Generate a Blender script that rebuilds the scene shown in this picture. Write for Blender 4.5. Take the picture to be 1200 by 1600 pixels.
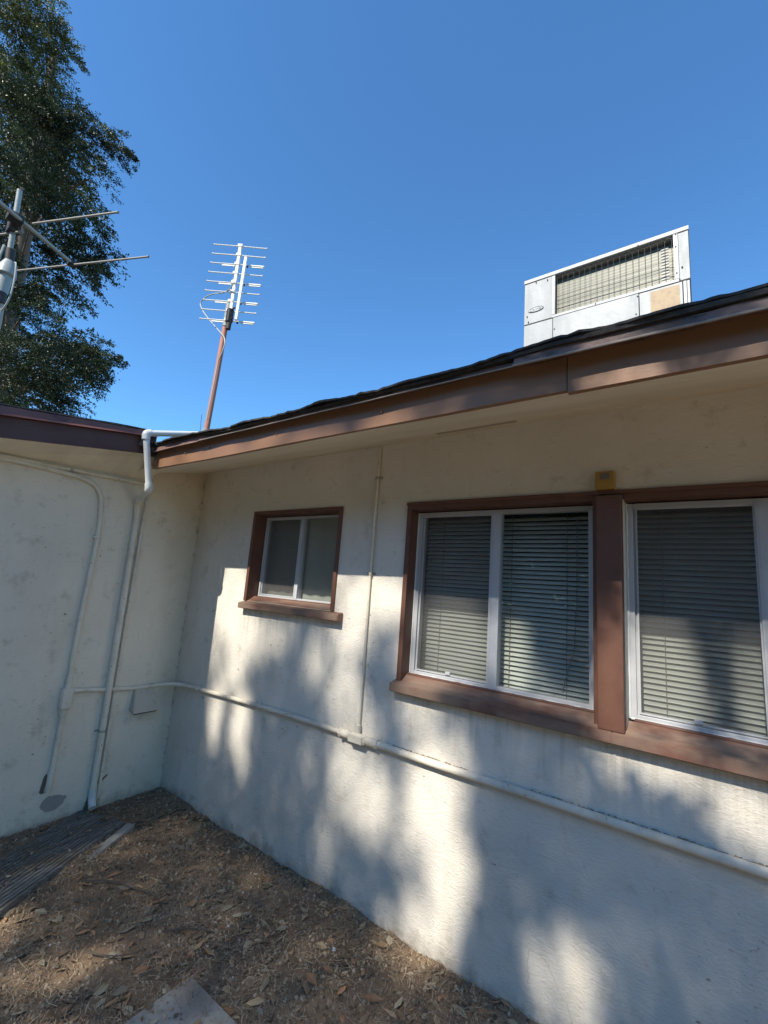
import bpy, bmesh, math, random
import numpy as np
from mathutils import Vector, Matrix, noise

S = bpy.context.scene
for o in list(bpy.data.objects): bpy.data.objects.remove(o)
C = S.collection
rng = np.random.default_rng(7)
random.seed(7)

# ------------------------------------------------------------------ camera
cam = bpy.data.cameras.new('camera')
cam.sensor_fit = 'VERTICAL'; cam.sensor_height = 36.0
cam.lens = 689.723 / 1600 * 36.0
cam.clip_start = 0.02; cam.clip_end = 3000
camo = bpy.data.objects.new('camera', cam); C.objects.link(camo)
R = (Matrix.Rotation(math.radians(36.2494), 4, 'Z') @ Matrix.Rotation(math.radians(90 + 9.82897), 4, 'X')
     @ Matrix.Rotation(math.radians(4.35299), 4, 'Z'))
camo.matrix_world = Matrix.Translation((3.25748, -1.96242, 1.54922)) @ R
S.camera = camo

# ------------------------------------------------------------------ sky + sun
SUN_T = 1.02; SUN_S = 0.02                     # towards the sun: (-SUN_S, -1, SUN_T)
w = bpy.data.worlds.new('World'); S.world = w; w.use_nodes = True
nt = w.node_tree; bg = nt.nodes['Background']
sky = nt.nodes.new('ShaderNodeTexSky'); sky.sky_type = 'NISHITA'; sky.sun_disc = False
sky.sun_elevation = math.atan(SUN_T); sky.sun_rotation = math.radians(181.1)
sky.air_density = 1.0; sky.dust_density = 0.0; sky.ozone_density = 1.0; sky.altitude = 200
tint = nt.nodes.new('ShaderNodeMix'); tint.data_type = 'RGBA'; tint.blend_type = 'MULTIPLY'; tint.inputs[0].default_value = 1
tint.inputs[7].default_value = (0.485, 0.86, 1.13, 1)         # deep clear blue of a dry autumn sky
nt.links.new(sky.outputs[0], tint.inputs[6]); nt.links.new(tint.outputs[2], bg.inputs[0]); bg.inputs[1].default_value = 0.15
sl = bpy.data.lights.new('sun', 'SUN'); sl.energy = 4.4; sl.angle = math.radians(0.53); sl.color = (1.0, 0.94, 0.84)
so = bpy.data.objects.new('sun', sl); C.objects.link(so)
so.rotation_euler = Vector((-SUN_S, -1, SUN_T)).to_track_quat('Z', 'Y').to_euler()
S.view_settings.view_transform = 'Standard'; S.view_settings.look = 'None'
S.view_settings.exposure = 0.62; S.view_settings.gamma = 1

# ------------------------------------------------------------------ materials
def mat(name, col, rough=0.6, metal=0.0, spec=0.5):
    m = bpy.data.materials.new(name); m.use_nodes = True
    b = m.node_tree.nodes['Principled BSDF']
    b.inputs['Base Color'].default_value = (*col, 1); b.inputs['Roughness'].default_value = rough
    b.inputs['Metallic'].default_value = metal; b.inputs['Specular IOR Level'].default_value = spec
    return m
def N(m, t, **kw):
    n = m.node_tree.nodes.new(t)
    for k, v in kw.items():
        if k.startswith('i_'):
            n.inputs[k[2:].replace('_', ' ')].default_value = v
        else: setattr(n, k, v)
    return n
def L(m, a, b): m.node_tree.links.new(a, b)
def ramp(m, fac, stops):
    r = N(m, 'ShaderNodeValToRGB'); e = r.color_ramp.elements
    while len(e) < len(stops): e.new(0.5)
    for i, (p, c) in enumerate(stops):
        e[i].position = p; e[i].color = (*c, 1) if len(c) == 3 else c
    L(m, fac, r.inputs[0]); return r.outputs[0]
def coords(m, scale=(1, 1, 1), rot=(0, 0, 0)):
    tc = N(m, 'ShaderNodeTexCoord'); mp = N(m, 'ShaderNodeMapping')
    mp.inputs['Scale'].default_value = scale; mp.inputs['Rotation'].default_value = rot
    L(m, tc.outputs['Object'], mp.inputs[0]); return mp.outputs[0]
def mixc(m, fac, a, b, mode='MIX'):
    x = N(m, 'ShaderNodeMix', data_type='RGBA', blend_type=mode)
    if hasattr(fac, 'links'): L(m, fac, x.inputs[0])
    else: x.inputs[0].default_value = fac
    for s, v in ((x.inputs[6], a), (x.inputs[7], b)):
        if hasattr(v, 'links'): L(m, v, s)
        else: s.default_value = (*v, 1)
    return x.outputs[2]
def noise_(m, co, scale, detail=5, rough=0.55, dist=0.0):
    n = N(m, 'ShaderNodeTexNoise', i_Scale=scale, i_Detail=detail, i_Roughness=rough, i_Distortion=dist)
    L(m, co, n.inputs['Vector']); return n.outputs[0]
def bump(m, h, strength, dist, prev=None):
    b = N(m, 'ShaderNodeBump', i_Strength=strength, i_Distance=dist); L(m, h, b.inputs['Height'])
    if prev is not None: L(m, prev, b.inputs['Normal'])
    return b.outputs[0]
def PB(m): return m.node_tree.nodes['Principled BSDF']
def math_(m, op, a, b=None):
    x = N(m, 'ShaderNodeMath', operation=op)
    for i, v in enumerate((a, b)):
        if v is None: continue
        if hasattr(v, 'links'): L(m, v, x.inputs[i])
        else: x.inputs[i].default_value = v
    return x.outputs[0]

def stucco(name, base, dirt, spots=1.0, corner_axis=None):
    m = mat(name, base, 0.85, spec=0.25)
    co = coords(m)
    big = noise_(m, co, 1.3, 4, 0.6)
    c = mixc(m, ramp(m, big, [(0.35, (0, 0, 0)), (0.75, (1, 1, 1))]), base, tuple(x * 0.84 for x in base))
    st = noise_(m, coords(m, (5, 5, 0.9)), 1.6, 5, 0.65)      # faint vertical run-off stains
    c = mixc(m, ramp(m, st, [(0.56, (0, 0, 0)), (0.8, (.42, .42, .42))]), c, dirt)
    pn = noise_(m, co, 8.0, 6, 0.7)
    c = mixc(m, ramp(m, pn, [(0.56, (0, 0, 0)), (0.72, (.55, .55, .55))]), c, tuple(x * .8 for x in dirt))
    tn = noise_(m, coords(m, (1, 1, 2.6), (0, 0.4, 0)), 21.0, 6, 0.75, 1.2)
    tg = noise_(m, co, 1.9, 3, 0.5)
    c = mixc(m, math_(m, 'MULTIPLY', ramp(m, tn, [(0.60, (0, 0, 0)), (0.68, (.8, .8, .8))]), ramp(m, tg, [(0.42, (0, 0, 0)), (0.62, (1, 1, 1))])), c, tuple(x * .62 for x in dirt))
    # small dark specks
    sn = noise_(m, coords(m, (1, 1, 1.6)), 34.0, 3, 0.5)
    gate = noise_(m, co, 2.6, 2, 0.5)
    sp = math_(m, 'MULTIPLY', ramp(m, sn, [(0.70 - .01 * spots, (0, 0, 0)), (0.76, (1, 1, 1))]),
               ramp(m, gate, [(0.45, (0, 0, 0)), (0.62, (1, 1, 1))]))
    c = mixc(m, sp, c, (0.09, 0.06, 0.035))
    sx = N(m, 'ShaderNodeSeparateXYZ'); L(m, co, sx.inputs[0])
    if corner_axis == 0:
        def mr(v, a, b_):
            q = N(m, 'ShaderNodeMapRange'); q.interpolation_type = 'SMOOTHSTEP'; L(m, v, q.inputs[0]); q.inputs[1].default_value = a; q.inputs[2].default_value = b_; return q.outputs[0]
        dn = noise_(m, coords(m, (14, 1, 0.8)), 2.2, 5, 0.65)
        for xa, xb, zt, zl in ((.66, 1.60, 1.35, .95), (1.94, 4.0, 1.05, .72)):
            mk = math_(m, 'MULTIPLY', math_(m, 'MULTIPLY', mr(sx.outputs[0], xa, xa + .03), mr(sx.outputs[0], xb, xb - .03)), math_(m, 'MULTIPLY', mr(sx.outputs[2], zl, zt), mr(sx.outputs[2], zt + .01, zt)))
            c = mixc(m, math_(m, 'MULTIPLY', mk, ramp(m, dn, [(0.48, (0, 0, 0)), (0.66, (.45, .45, .45))])), c, tuple(x * .8 for x in dirt))
    # grime right above the soil
    gn = noise_(m, co, 11.0, 5, 0.7)
    low = math_(m, 'SUBTRACT', math_(m, 'MULTIPLY', gn, 0.30), sx.outputs[2])
    c = mixc(m, ramp(m, low, [(0.06, (0, 0, 0)), (0.16, (.55, .55, .55))]), c, (0.25, 0.20, 0.14))
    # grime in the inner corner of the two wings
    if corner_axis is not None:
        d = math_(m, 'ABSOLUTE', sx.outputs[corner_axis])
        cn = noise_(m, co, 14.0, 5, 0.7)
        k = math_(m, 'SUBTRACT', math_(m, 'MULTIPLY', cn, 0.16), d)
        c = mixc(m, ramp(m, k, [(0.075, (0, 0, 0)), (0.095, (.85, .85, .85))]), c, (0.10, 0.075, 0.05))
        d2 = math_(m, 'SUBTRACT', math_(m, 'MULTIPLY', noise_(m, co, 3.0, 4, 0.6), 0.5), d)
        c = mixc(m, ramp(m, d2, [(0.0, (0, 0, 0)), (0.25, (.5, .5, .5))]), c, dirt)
    L(m, c, PB(m).inputs['Base Color'])
    trowel = noise_(m, coords(m, (1, 1, 2.2), (0, 0.35, 0)), 24.0, 5, 0.65, 1.8)
    fine = noise_(m, co, 110.0, 4, 0.65)
    wob = noise_(m, co, 3.5, 2, 0.5)
    n1 = bump(m, wob, 0.3, 0.008)
    n2 = bump(m, ramp(m, trowel, [(0.35, (0, 0, 0)), (0.68, (1, 1, 1))]), 0.45, 0.003, n1)
    n3 = bump(m, fine, 0.45, 0.0014, n2)
    L(m, n3, PB(m).inputs['Normal'])
    return m

M = {}
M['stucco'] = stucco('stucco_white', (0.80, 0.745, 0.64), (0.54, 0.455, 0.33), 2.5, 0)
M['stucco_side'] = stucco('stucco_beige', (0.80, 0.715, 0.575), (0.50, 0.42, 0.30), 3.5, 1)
def soffit_mat():
    m = mat('soffit_paint', (0.62, 0.58, 0.48), 0.75, spec=0.3); co = coords(m)
    n = noise_(m, coords(m, (0.6, 3, 3)), 3, 5, 0.6)
    L(m, mixc(m, ramp(m, n, [(0.4, (0, 0, 0)), (0.75, (1, 1, 1))]), (0.84, 0.755, 0.60), (0.70, 0.62, 0.47)), PB(m).inputs['Base Color'])
    L(m, bump(m, noise_(m, co, 40, 4), 0.3, 0.002), PB(m).inputs['Normal']); return m
M['soffit'] = soffit_mat()
def painted(name, base, worn, rough=0.45, sc=6.0, streak=(1, 1, 1), spec=0.5, thr=(0.55, 0.72), amt=0.8, speck=None):
    m = mat(name, base, rough, spec=spec); co = coords(m)
    n = noise_(m, coords(m, streak), sc, 6, 0.65)
    c = mixc(m, ramp(m, n, [(thr[0], (0, 0, 0)), (thr[1], (amt, amt, amt))]), base, worn)
    v = noise_(m, co, 2.2, 3)
    c = mixc(m, ramp(m, v, [(0.3, (0, 0, 0)), (0.75, (.5, .5, .5))]), c, tuple(x * 0.72 for x in base))
    if speck:
        s = noise_(m, co, 60, 3, 0.5)
        c = mixc(m, ramp(m, s, [(0.68, (0, 0, 0)), (0.73, (1, 1, 1))]), c, speck)
    L(m, c, PB(m).inputs['Base Color'])
    L(m, ramp(m, n, [(0.3, (rough - .08,) * 3), (0.75, (min(1, rough + .25),) * 3)]), PB(m).inputs['Roughness'])
    gr = noise_(m, coords(m, tuple(2 if q < 1 else 26 for q in streak)), 3, 5, 0.65)
    L(m, bump(m, gr, 0.35, 0.0015, bump(m, noise_(m, co, 55, 4, 0.6), 0.25, 0.0015, bump(m, noise_(m, co, 5, 3), 0.5, 0.008))), PB(m).inputs['Normal'])
    return m
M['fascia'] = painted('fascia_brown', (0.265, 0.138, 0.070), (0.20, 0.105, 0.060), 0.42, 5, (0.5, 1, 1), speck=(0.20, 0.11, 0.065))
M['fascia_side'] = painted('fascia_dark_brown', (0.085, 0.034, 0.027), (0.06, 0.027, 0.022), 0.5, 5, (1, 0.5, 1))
M['drip'] = painted('drip_edge_brown', (0.20, 0.115, 0.088), (0.045, 0.035, 0.032), 0.5, 7, (0.6, 0.6, 1.6), thr=(0.54, 0.62), amt=0.9)
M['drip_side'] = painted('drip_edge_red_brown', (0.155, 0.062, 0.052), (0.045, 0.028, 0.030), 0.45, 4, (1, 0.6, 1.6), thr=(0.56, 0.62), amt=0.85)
M['lip'] = painted('drip_lip_metal', (0.30, 0.27, 0.24), (0.14, 0.09, 0.07), 0.35, 9)
M['trim'] = painted('trim_brown', (0.150, 0.066, 0.041), (0.095, 0.041, 0.026), 0.5, 12, (1, 1, 0.6))
M['sill'] = painted('sill_brown', (0.20, 0.095, 0.065), (0.33, 0.25, 0.18), 0.6, 5, (0.5, 2, 1), thr=(0.44, 0.6), amt=0.75)
M['conduit'] = painted('conduit_painted', (0.76, 0.69, 0.56), (0.50, 0.42, 0.30), 0.55, 9, (1, 1, 1), thr=(0.5, 0.7), amt=0.7, speck=(.22, .15, .09))
M['pvc'] = painted('pvc_white', (0.70, 0.71, 0.68), (0.50, 0.49, 0.43), 0.35, 6, amt=0.5)
M['alu'] = painted('aluminium_frame', (0.52, 0.53, 0.54), (0.38, 0.38, 0.37), 0.42, 8, (1, 1, 0.3), amt=0.6)
M['antenna'] = painted('antenna_aluminium', (0.80, 0.79, 0.72), (0.62, 0.58, 0.50), 0.38, 20, amt=0.5)
M['old_metal'] = painted('dull_metal', (0.40, 0.37, 0.31), (0.26, 0.22, 0.18), 0.42, 18, amt=0.8)
M['mast'] = painted('mast_rust_paint', (0.50, 0.215, 0.145), (0.34, 0.15, 0.10), 0.6, 10, amt=0.8)
M['galv'] = painted('galvanised', (0.33, 0.36, 0.34), (0.20, 0.20, 0.18), 0.4, 25, amt=0.7)
M['dark'] = mat('dark_clamp', (0.035, 0.030, 0.026), 0.6)
M['wire'] = mat('guard_wire', (0.10, 0.085, 0.07), 0.5, 0.3)
M['cabinet'] = painted('cabinet_paint', (0.43, 0.44, 0.425), (0.32, 0.32, 0.30), 0.45, 3.5, (2, 2, 0.5), thr=(0.45, 0.7), amt=0.55)
M['cabinet_bright'] = painted('cabinet_rail', (0.52, 0.52, 0.50), (0.38, 0.37, 0.34), 0.42, 9, amt=0.5)
M['cable'] = mat('cable_grey', (0.42, 0.41, 0.36), 0.5)
M['cord'] = mat('ladder_cord', (0.30, 0.29, 0.26), 0.8)
def coil():
    m = mat('coil_fins', (0.32, 0.30, 0.23), 0.5, 0.2)
    wv = N(m, 'ShaderNodeTexWave', wave_type='BANDS', bands_direction='Z', i_Scale=14.0, i_Distortion=0.6, i_Detail=2.0)
    L(m, coords(m), wv.inputs[0]); n = noise_(m, coords(m, (1, 1, 4)), 6, 5, 0.7)
    c = mixc(m, wv.outputs[1], (0.135, 0.137, 0.108), (0.165, 0.166, 0.130))
    L(m, mixc(m, ramp(m, n, [(0.45, (0, 0, 0)), (0.8, (.8, .8, .8))]), c, (0.20, 0.19, 0.15)), PB(m).inputs['Base Color'])
    L(m, bump(m, wv.outputs[1], 0.15, 0.002), PB(m).inputs['Normal']); return m
M['coil'] = coil()
def tan_sticker():
    m = mat('faded_label', (0.60, 0.46, 0.28), 0.7); co = coords(m)
    n = noise_(m, co, 24, 5, 0.7); n2 = noise_(m, co, 7, 4)
    c = mixc(m, ramp(m, n, [(0.42, (0, 0, 0)), (0.66, (1, 1, 1))]), (0.50, 0.37, 0.22), (0.38, 0.26, 0.18))
    c = mixc(m, ramp(m, n2, [(0.5, (0, 0, 0)), (0.7, (.6, .6, .6))]), c, (0.52, 0.44, 0.29))
    L(m, c, PB(m).inputs['Base Color']); return m
M['sticker'] = tan_sticker()
def roofing():
    m = mat('asphalt_roofing', (0.040, 0.036, 0.032), 0.9); co = coords(m)
    n = noise_(m, co, 30, 6, 0.7); n2 = noise_(m, co, 4, 4, 0.6)
    c = mixc(m, ramp(m, n, [(0.35, (0, 0, 0)), (0.7, (1, 1, 1))]), (0.022, 0.020, 0.018), (0.075, 0.070, 0.060))
    c = mixc(m, ramp(m, n2, [(0.62, (0, 0, 0)), (0.78, (.5, .5, .5))]), c, (0.10, 0.09, 0.055))
    L(m, c, PB(m).inputs['Base Color'])
    L(m, bump(m, noise_(m, co, 90, 5, 0.7), 0.8, 0.004, bump(m, n2, 0.5, 0.02)), PB(m).inputs['Normal']); return m
M['roof'] = roofing()
def glass():
    m = bpy.data.materials.new('window_glass'); m.use_nodes = True; t = m.node_tree
    t.nodes.remove(t.nodes['Principled BSDF']); out = t.nodes['Material Output']
    tr = N(m, 'ShaderNodeBsdfTransparent'); tr.inputs[0].default_value = (0.76, 0.79, 0.77, 1)
    gl = N(m, 'ShaderNodeBsdfGlossy', i_Roughness=0.015); ge = N(m, 'ShaderNodeNewGeometry'); dt = N(m, 'ShaderNodeVectorMath', operation='DOT_PRODUCT')
    L(m, ge.outputs['Normal'], dt.inputs[0]); L(m, ge.outputs['Incoming'], dt.inputs[1])
    inv = math_(m, 'SUBTRACT', 1.0, math_(m, 'ABSOLUTE', dt.outputs['Value']))
    fres = math_(m, 'ADD', math_(m, 'MULTIPLY', math_(m, 'POWER', inv, 5.0), 0.92), 0.05)   # two-sided Schlick reflectance
    df = N(m, 'ShaderNodeBsdfDiffuse'); df.inputs[0].default_value = (0.42, 0.40, 0.35, 1)
    mx = N(m, 'ShaderNodeMixShader'); L(m, fres, mx.inputs[0]); L(m, tr.outputs[0], mx.inputs[1]); L(m, gl.outputs[0], mx.inputs[2])
    m2 = N(m, 'ShaderNodeMixShader'); co = coords(m, (1, 1, 0.7))
    L(m, ramp(m, noise_(m, co, 5, 6, 0.7), [(0.4, (0.02, 0.02, 0.02)), (0.8, (0.08, 0.08, 0.08))]), m2.inputs[0])   # dust film
    L(m, mx.outputs[0], m2.inputs[1]); L(m, df.outputs[0], m2.inputs[2]); L(m, m2.outputs[0], out.inputs[0])
    return m
M['glass'] = glass()
def screen_m():
    m = bpy.data.materials.new('insect_screen'); m.use_nodes = True; t = m.node_tree
    b = t.nodes['Principled BSDF']; out = t.nodes['Material Output']
    b.inputs['Base Color'].default_value = (0.13, 0.125, 0.115, 1); b.inputs['Roughness'].default_value = 0.7
    tr = N(m, 'ShaderNodeBsdfTransparent'); mx = N(m, 'ShaderNodeMixShader'); co = coords(m)
    L(m, ramp(m, noise_(m, co, 3, 4, 0.6), [(0.3, (0.36,) * 3), (0.8, (0.46,) * 3)]), mx.inputs[0])
    L(m, tr.outputs[0], mx.inputs[1]); L(m, b.outputs[0], mx.inputs[2]); L(m, mx.outputs[0], out.inputs[0]); return m
M['screen'] = screen_m()
def slat():
    m = mat('blind_slat', (0.55, 0.56, 0.50), 0.35); co = coords(m, (1, 1, 1))
    L(m, mixc(m, ramp(m, noise_(m, co, 4, 5, .6), [(0.4, (0, 0, 0)), (0.8, (1, 1, 1))]), (0.80, 0.80, 0.73), (0.68, 0.68, 0.61)), PB(m).inputs['Base Color'])
    return m
M['slat'] = slat()
M['shade'] = painted('shade_cloth', (0.42, 0.42, 0.37), (0.36, 0.36, 0.31), 0.8, 4)
M['interior'] = mat('dark_interior', (0.06, 0.055, 0.05), 0.9)
M['bronze'] = painted('yellowed_plastic', (0.42, 0.25, 0.055), (0.30, 0.17, 0.035), 0.5, 15)
M['lens'] = mat('sensor_lens', (0.16, 0.16, 0.14), 0.25)
def cement():
    m = mat('cement', (0.30, 0.29, 0.26), 0.9); co = coords(m)
    n = noise_(m, co, 9, 6, 0.7); n2 = noise_(m, co, 2.5, 4)
    c = mixc(m, ramp(m, n, [(0.35, (0, 0, 0)), (0.7, (1, 1, 1))]), (0.28, 0.26, 0.22), (0.42, 0.39, 0.33))
    c = mixc(m, ramp(m, n2, [(0.45, (0, 0, 0)), (0.62, (.8, .8, .8))]), c, (0.30, 0.22, 0.15))
    c = mixc(m, ramp(m, noise_(m, co, 45, 5, .7), [(0.52, (0, 0, 0)), (0.62, (.8, .8, .8))]), c, (0.24, 0.20, 0.16))
    L(m, c, PB(m).inputs['Base Color'])
    L(m, bump(m, noise_(m, co, 70, 5, 0.7), 0.5, 0.002, bump(m, n, 0.5, 0.006)), PB(m).inputs['Normal']); return m
M['cement'] = cement()
M['patch'] = painted('bare_mortar', (0.34, 0.32, 0.28), (0.26, 0.24, 0.20), 0.9, 20)
def oldwood():
    m = mat('weathered_wood', (0.1, 0.1, 0.09), 0.9)
    n = noise_(m, coords(m, (30, 2.0, 4)), 2.0, 6, 0.7); n2 = noise_(m, coords(m), 5, 5, 0.7)
    c = mixc(m, ramp(m, n, [(0.35, (0, 0, 0)), (0.7, (1, 1, 1))]), (0.075, 0.072, 0.066), (0.27, 0.26, 0.23))
    c = mixc(m, ramp(m, n2, [(0.52, (0, 0, 0)), (0.68, (.8, .8, .8))]), c, (0.14, 0.105, 0.07))
    L(m, c, PB(m).inputs['Base Color']); L(m, bump(m, n, 0.8, 0.004), PB(m).inputs['Normal']); return m
M['oldwood'] = oldwood()
def soil():
    m = mat('dry_soil', (0.12, 0.08, 0.055), 0.95, spec=0.15); co = coords(m)
    n = noise_(m, co, 7, 8, 0.72); n2 = noise_(m, co, 1.7, 4, 0.6); n3 = noise_(m, co, 60, 5, 0.75)
    c = mixc(m, ramp(m, n, [(0.32, (0, 0, 0)), (0.7, (1, 1, 1))]), (0.165, 0.110, 0.071), (0.40, 0.275, 0.170))
    c = mixc(m, ramp(m, n2, [(0.45, (0, 0, 0)), (0.7, (.7, .7, .7))]), c, (0.11, 0.078, 0.055))
    c = mixc(m, ramp(m, n3, [(0.55, (0, 0, 0)), (0.75, (.8, .8, .8))]), c, (0.48, 0.36, 0.23))
    L(m, c, PB(m).inputs['Base Color'])
    L(m, bump(m, n3, 0.9, 0.006, bump(m, n, 0.9, 0.02)), PB(m).inputs['Normal']); return m
M['soil'] = soil()
def vcol(name, rough=0.7, spec=0.3, trans=0.0):
    m = mat(name, (0.5, 0.5, 0.5), rough, spec=spec)
    a = N(m, 'ShaderNodeVertexColor'); a.layer_name = 'Col'; L(m, a.outputs[0], PB(m).inputs['Base Color'])
    if trans:
        t = m.node_tree; tl = N(m, 'ShaderNodeBsdfTranslucent'); L(m, a.outputs[0], tl.inputs[0])
        mx = N(m, 'ShaderNodeMixShader'); mx.inputs[0].default_value = trans
        L(m, PB(m).outputs[0], mx.inputs[1]); L(m, tl.outputs[0], mx.inputs[2]); L(m, mx.outputs[0], t.nodes['Material Output'].inputs[0])
    return m
M['leaf'] = vcol('leaf_green', 0.45, 0.4, 0.25)
M['litter'] = vcol('litter_dry', 0.85, 0.2)
M['bark'] = painted('bark', (0.13, 0.10, 0.075), (0.07, 0.055, 0.04), 0.9, 6, (3, 3, 0.6))

# ------------------------------------------------------------------ mesh helpers
def link(name, me, parent=None, m=None, smooth=False):
    o = bpy.data.objects.new(name, me); C.objects.link(o)
    if m is not None: me.materials.append(m)
    if smooth:
        me.polygons.foreach_set('use_smooth', [True] * len(me.polygons))
    if parent is not None:
        o.parent = parent
        o.matrix_parent_inverse = parent_world(parent).inverted()
    return o
def parent_world(p):
    mw = p.matrix_basis.copy()
    if p.parent is not None: mw = parent_world(p.parent) @ p.matrix_parent_inverse @ mw
    return mw
class MB:
    def __init__(s): s.b = bmesh.new()
    def box(s, x0, x1, y0, y1, z0, z1, bev=0.0):
        vs = [s.b.verts.new(p) for p in ((x0, y0, z0), (x1, y0, z0), (x1, y1, z0), (x0, y1, z0), (x0, y0, z1), (x1, y0, z1), (x1, y1, z1), (x0, y1, z1))]
        fs = [s.b.faces.new([vs[i] for i in q]) for q in ((0, 3, 2, 1), (4, 5, 6, 7), (0, 1, 5, 4), (1, 2, 6, 5), (2, 3, 7, 6), (3, 0, 4, 7))]
        if bev:
            es = list({e for f in fs for e in f.edges})
            bmesh.ops.bevel(s.b, geom=es, offset=bev, segments=2, affect='EDGES', profile=0.5)
        return s
    def hexa(s, pts, bev=0.0):
        vs = [s.b.verts.new(p) for p in pts]
        fs = [s.b.faces.new([vs[i] for i in q]) for q in ((0, 3, 2, 1), (4, 5, 6, 7), (0, 1, 5, 4), (1, 2, 6, 5), (2, 3, 7, 6), (3, 0, 4, 7))]
        if bev:
            es = list({e for f in fs for e in f.edges}); bmesh.ops.bevel(s.b, geom=es, offset=bev, segments=2, affect='EDGES')
        return s
    def tube(s, pts, r, n=12, cap=True):
        pts = [Vector(p) for p in pts]; rs = r if isinstance(r, (list, tuple)) else [r] * len(pts)
        prev = None; rings = []
        for i, p in enumerate(pts):
            t = (pts[min(i + 1, len(pts) - 1)] - pts[max(i - 1, 0)]).normalized()
            if prev is None:
                a = t.orthogonal().normalized()
            else:
                a = (prev - t * prev.dot(t)).normalized()
            prev = a; b = t.cross(a)
            rings.append([s.b.verts.new(p + (a * math.cos(k * 2 * math.pi / n) + b * math.sin(k * 2 * math.pi / n)) * rs[i]) for k in range(n)])
        for q, u in zip(rings, rings[1:]):
            for k in range(n): s.b.faces.new((q[k], q[(k + 1) % n], u[(k + 1) % n], u[k]))
        if cap:
            s.b.faces.new(rings[0][::-1]); s.b.faces.new(rings[-1])
        return s
    def build(s, name, m, parent=None, smooth=False):
        bmesh.ops.recalc_face_normals(s.b, faces=s.b.faces)
        me = bpy.data.meshes.new(name); s.b.to_mesh(me); s.b.free()
        o = link(name, me, parent, m, False)
        if smooth:
            me.polygons.foreach_set('use_smooth', [True] * len(me.polygons))
            try: me.set_sharp_from_angle(angle=math.radians(40))
            except Exception: pass
        return o
def smooth_path(pts, it=3):
    """Chaikin corner cutting"""
    p = [Vector(q) for q in pts]
    for _ in range(it):
        q = [p[0]]
        for a, b in zip(p, p[1:]): q += [a * 0.75 + b * 0.25, a * 0.25 + b * 0.75]
        q.append(p[-1]); p = q
    return p
def bend_path(pts, rad, seg=6):
    """straight runs joined by rounded corners of radius rad"""
    p = [Vector(q) for q in pts]; out = [p[0]]
    for i in range(1, len(p) - 1):
        a = (p[i - 1] - p[i]); b = (p[i + 1] - p[i]); ra = min(rad, a.length * .45); rb = min(rad, b.length * .45)
        A = p[i] + a.normalized() * ra; B = p[i] + b.normalized() * rb
        for k in range(seg + 1):
            t = k / seg; out.append(A * (1 - t) ** 2 + p[i] * 2 * t * (1 - t) + B * t * t)
    out.append(p[-1]); return out
def thing(name, label, cat, loc=(0, 0, 0), group=None):
    o = bpy.data.objects.new(name, None); C.objects.link(o); o.location = loc; o.empty_display_size = 0.1
    tag(o, label, cat, group); return o
def tag(o, label, cat, group=None, kind=None):
    if label: o['label'] = label
    if cat: o['category'] = cat
    if group: o['group'] = group
    if kind: o['kind'] = kind
    return o
def np_mesh(name, V, F, m, col=None, parent=None, smooth=False):
    """V (n,3), F (m,k) faces of one size, col (m,3) colour per face"""
    me = bpy.data.meshes.new(name); V = np.ascontiguousarray(V, np.float32); F = np.ascontiguousarray(F, np.int32); k = F.shape[1]
    me.vertices.add(len(V)); me.vertices.foreach_set('co', V.ravel())
    me.loops.add(F.size); me.loops.foreach_set('vertex_index', F.ravel())
    me.polygons.add(len(F)); me.polygons.foreach_set('loop_start', np.arange(0, F.size, k, dtype=np.int32))
    me.update(calc_edges=True)
    if col is not None:
        ca = me.color_attributes.new('Col', 'FLOAT_COLOR', 'CORNER')
        c4 = np.ones((len(F), k, 4), np.float32); c4[:, :, :3] = col[:, None, :]
        ca.data.foreach_set('color', c4.ravel())
    return link(name, me, parent, m, smooth)
def unit(v): return v / np.maximum(np.linalg.norm(v, axis=-1, keepdims=True), 1e-9)
def leaf_quads(P, D, Nn, ln, wd):
    """folded diamond leaf blades: P base, D direction, Nn blade normal, ln / wd length and width"""
    D = unit(D); Sd = unit(np.cross(D, Nn)); U = np.cross(Sd, D)
    ln = ln[:, None]; wd = wd[:, None]
    a = P; b = P + D * ln * .5 + Sd * wd * .5 + U * wd * .15; c = P + D * ln - U * ln * .08; d = P + D * ln * .5 - Sd * wd * .5 + U * wd * .15
    V = np.stack([a, b, c, d], 1).reshape(-1, 3); F = np.arange(len(V)).reshape(-1, 4)
    return V, F

# ================================================================== SETTING
def ground():
    nx, ny = 150, 110
    xs = np.concatenate([[-60, -25, -10, -4, -1.5], np.linspace(-0.3, 4.2, nx), [6, 10, 20, 60]])
    ys = np.concatenate([[-90, -40, -20, -12, -8, -5, -4], np.linspace(-3.2, 0.15, ny), [3, 12, 60]])
    V = []
    for y in ys:
        for x in xs:
            z = 0.0
            if -3.3 < y and -0.4 < x < 4.3:
                z = 0.022 * noise.noise(Vector((x * 2.1, y * 2.1, 0))) + 0.014 * noise.noise(Vector((x * 9, y * 9, 3))) + 0.007 * noise.noise(Vector((x * 26, y * 26, 5)))
                edge = min(abs(y), abs(x) if y < 0 else 9)
                z += 0.016 * math.exp(-edge / 0.10)
            V.append((x, y, z))
    nX = len(xs); F = [(j * nX + i, j * nX + i + 1, (j + 1) * nX + i + 1, (j + 1) * nX + i) for j in range(len(ys) - 1) for i in range(nX - 1)]
    o = np_mesh('ground', np.array(V), np.array(F), M['soil'], smooth=True)
    tag(o, 'bare dry brown soil at the foot of the white stucco walls', None, kind='structure'); return o
ground()
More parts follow.
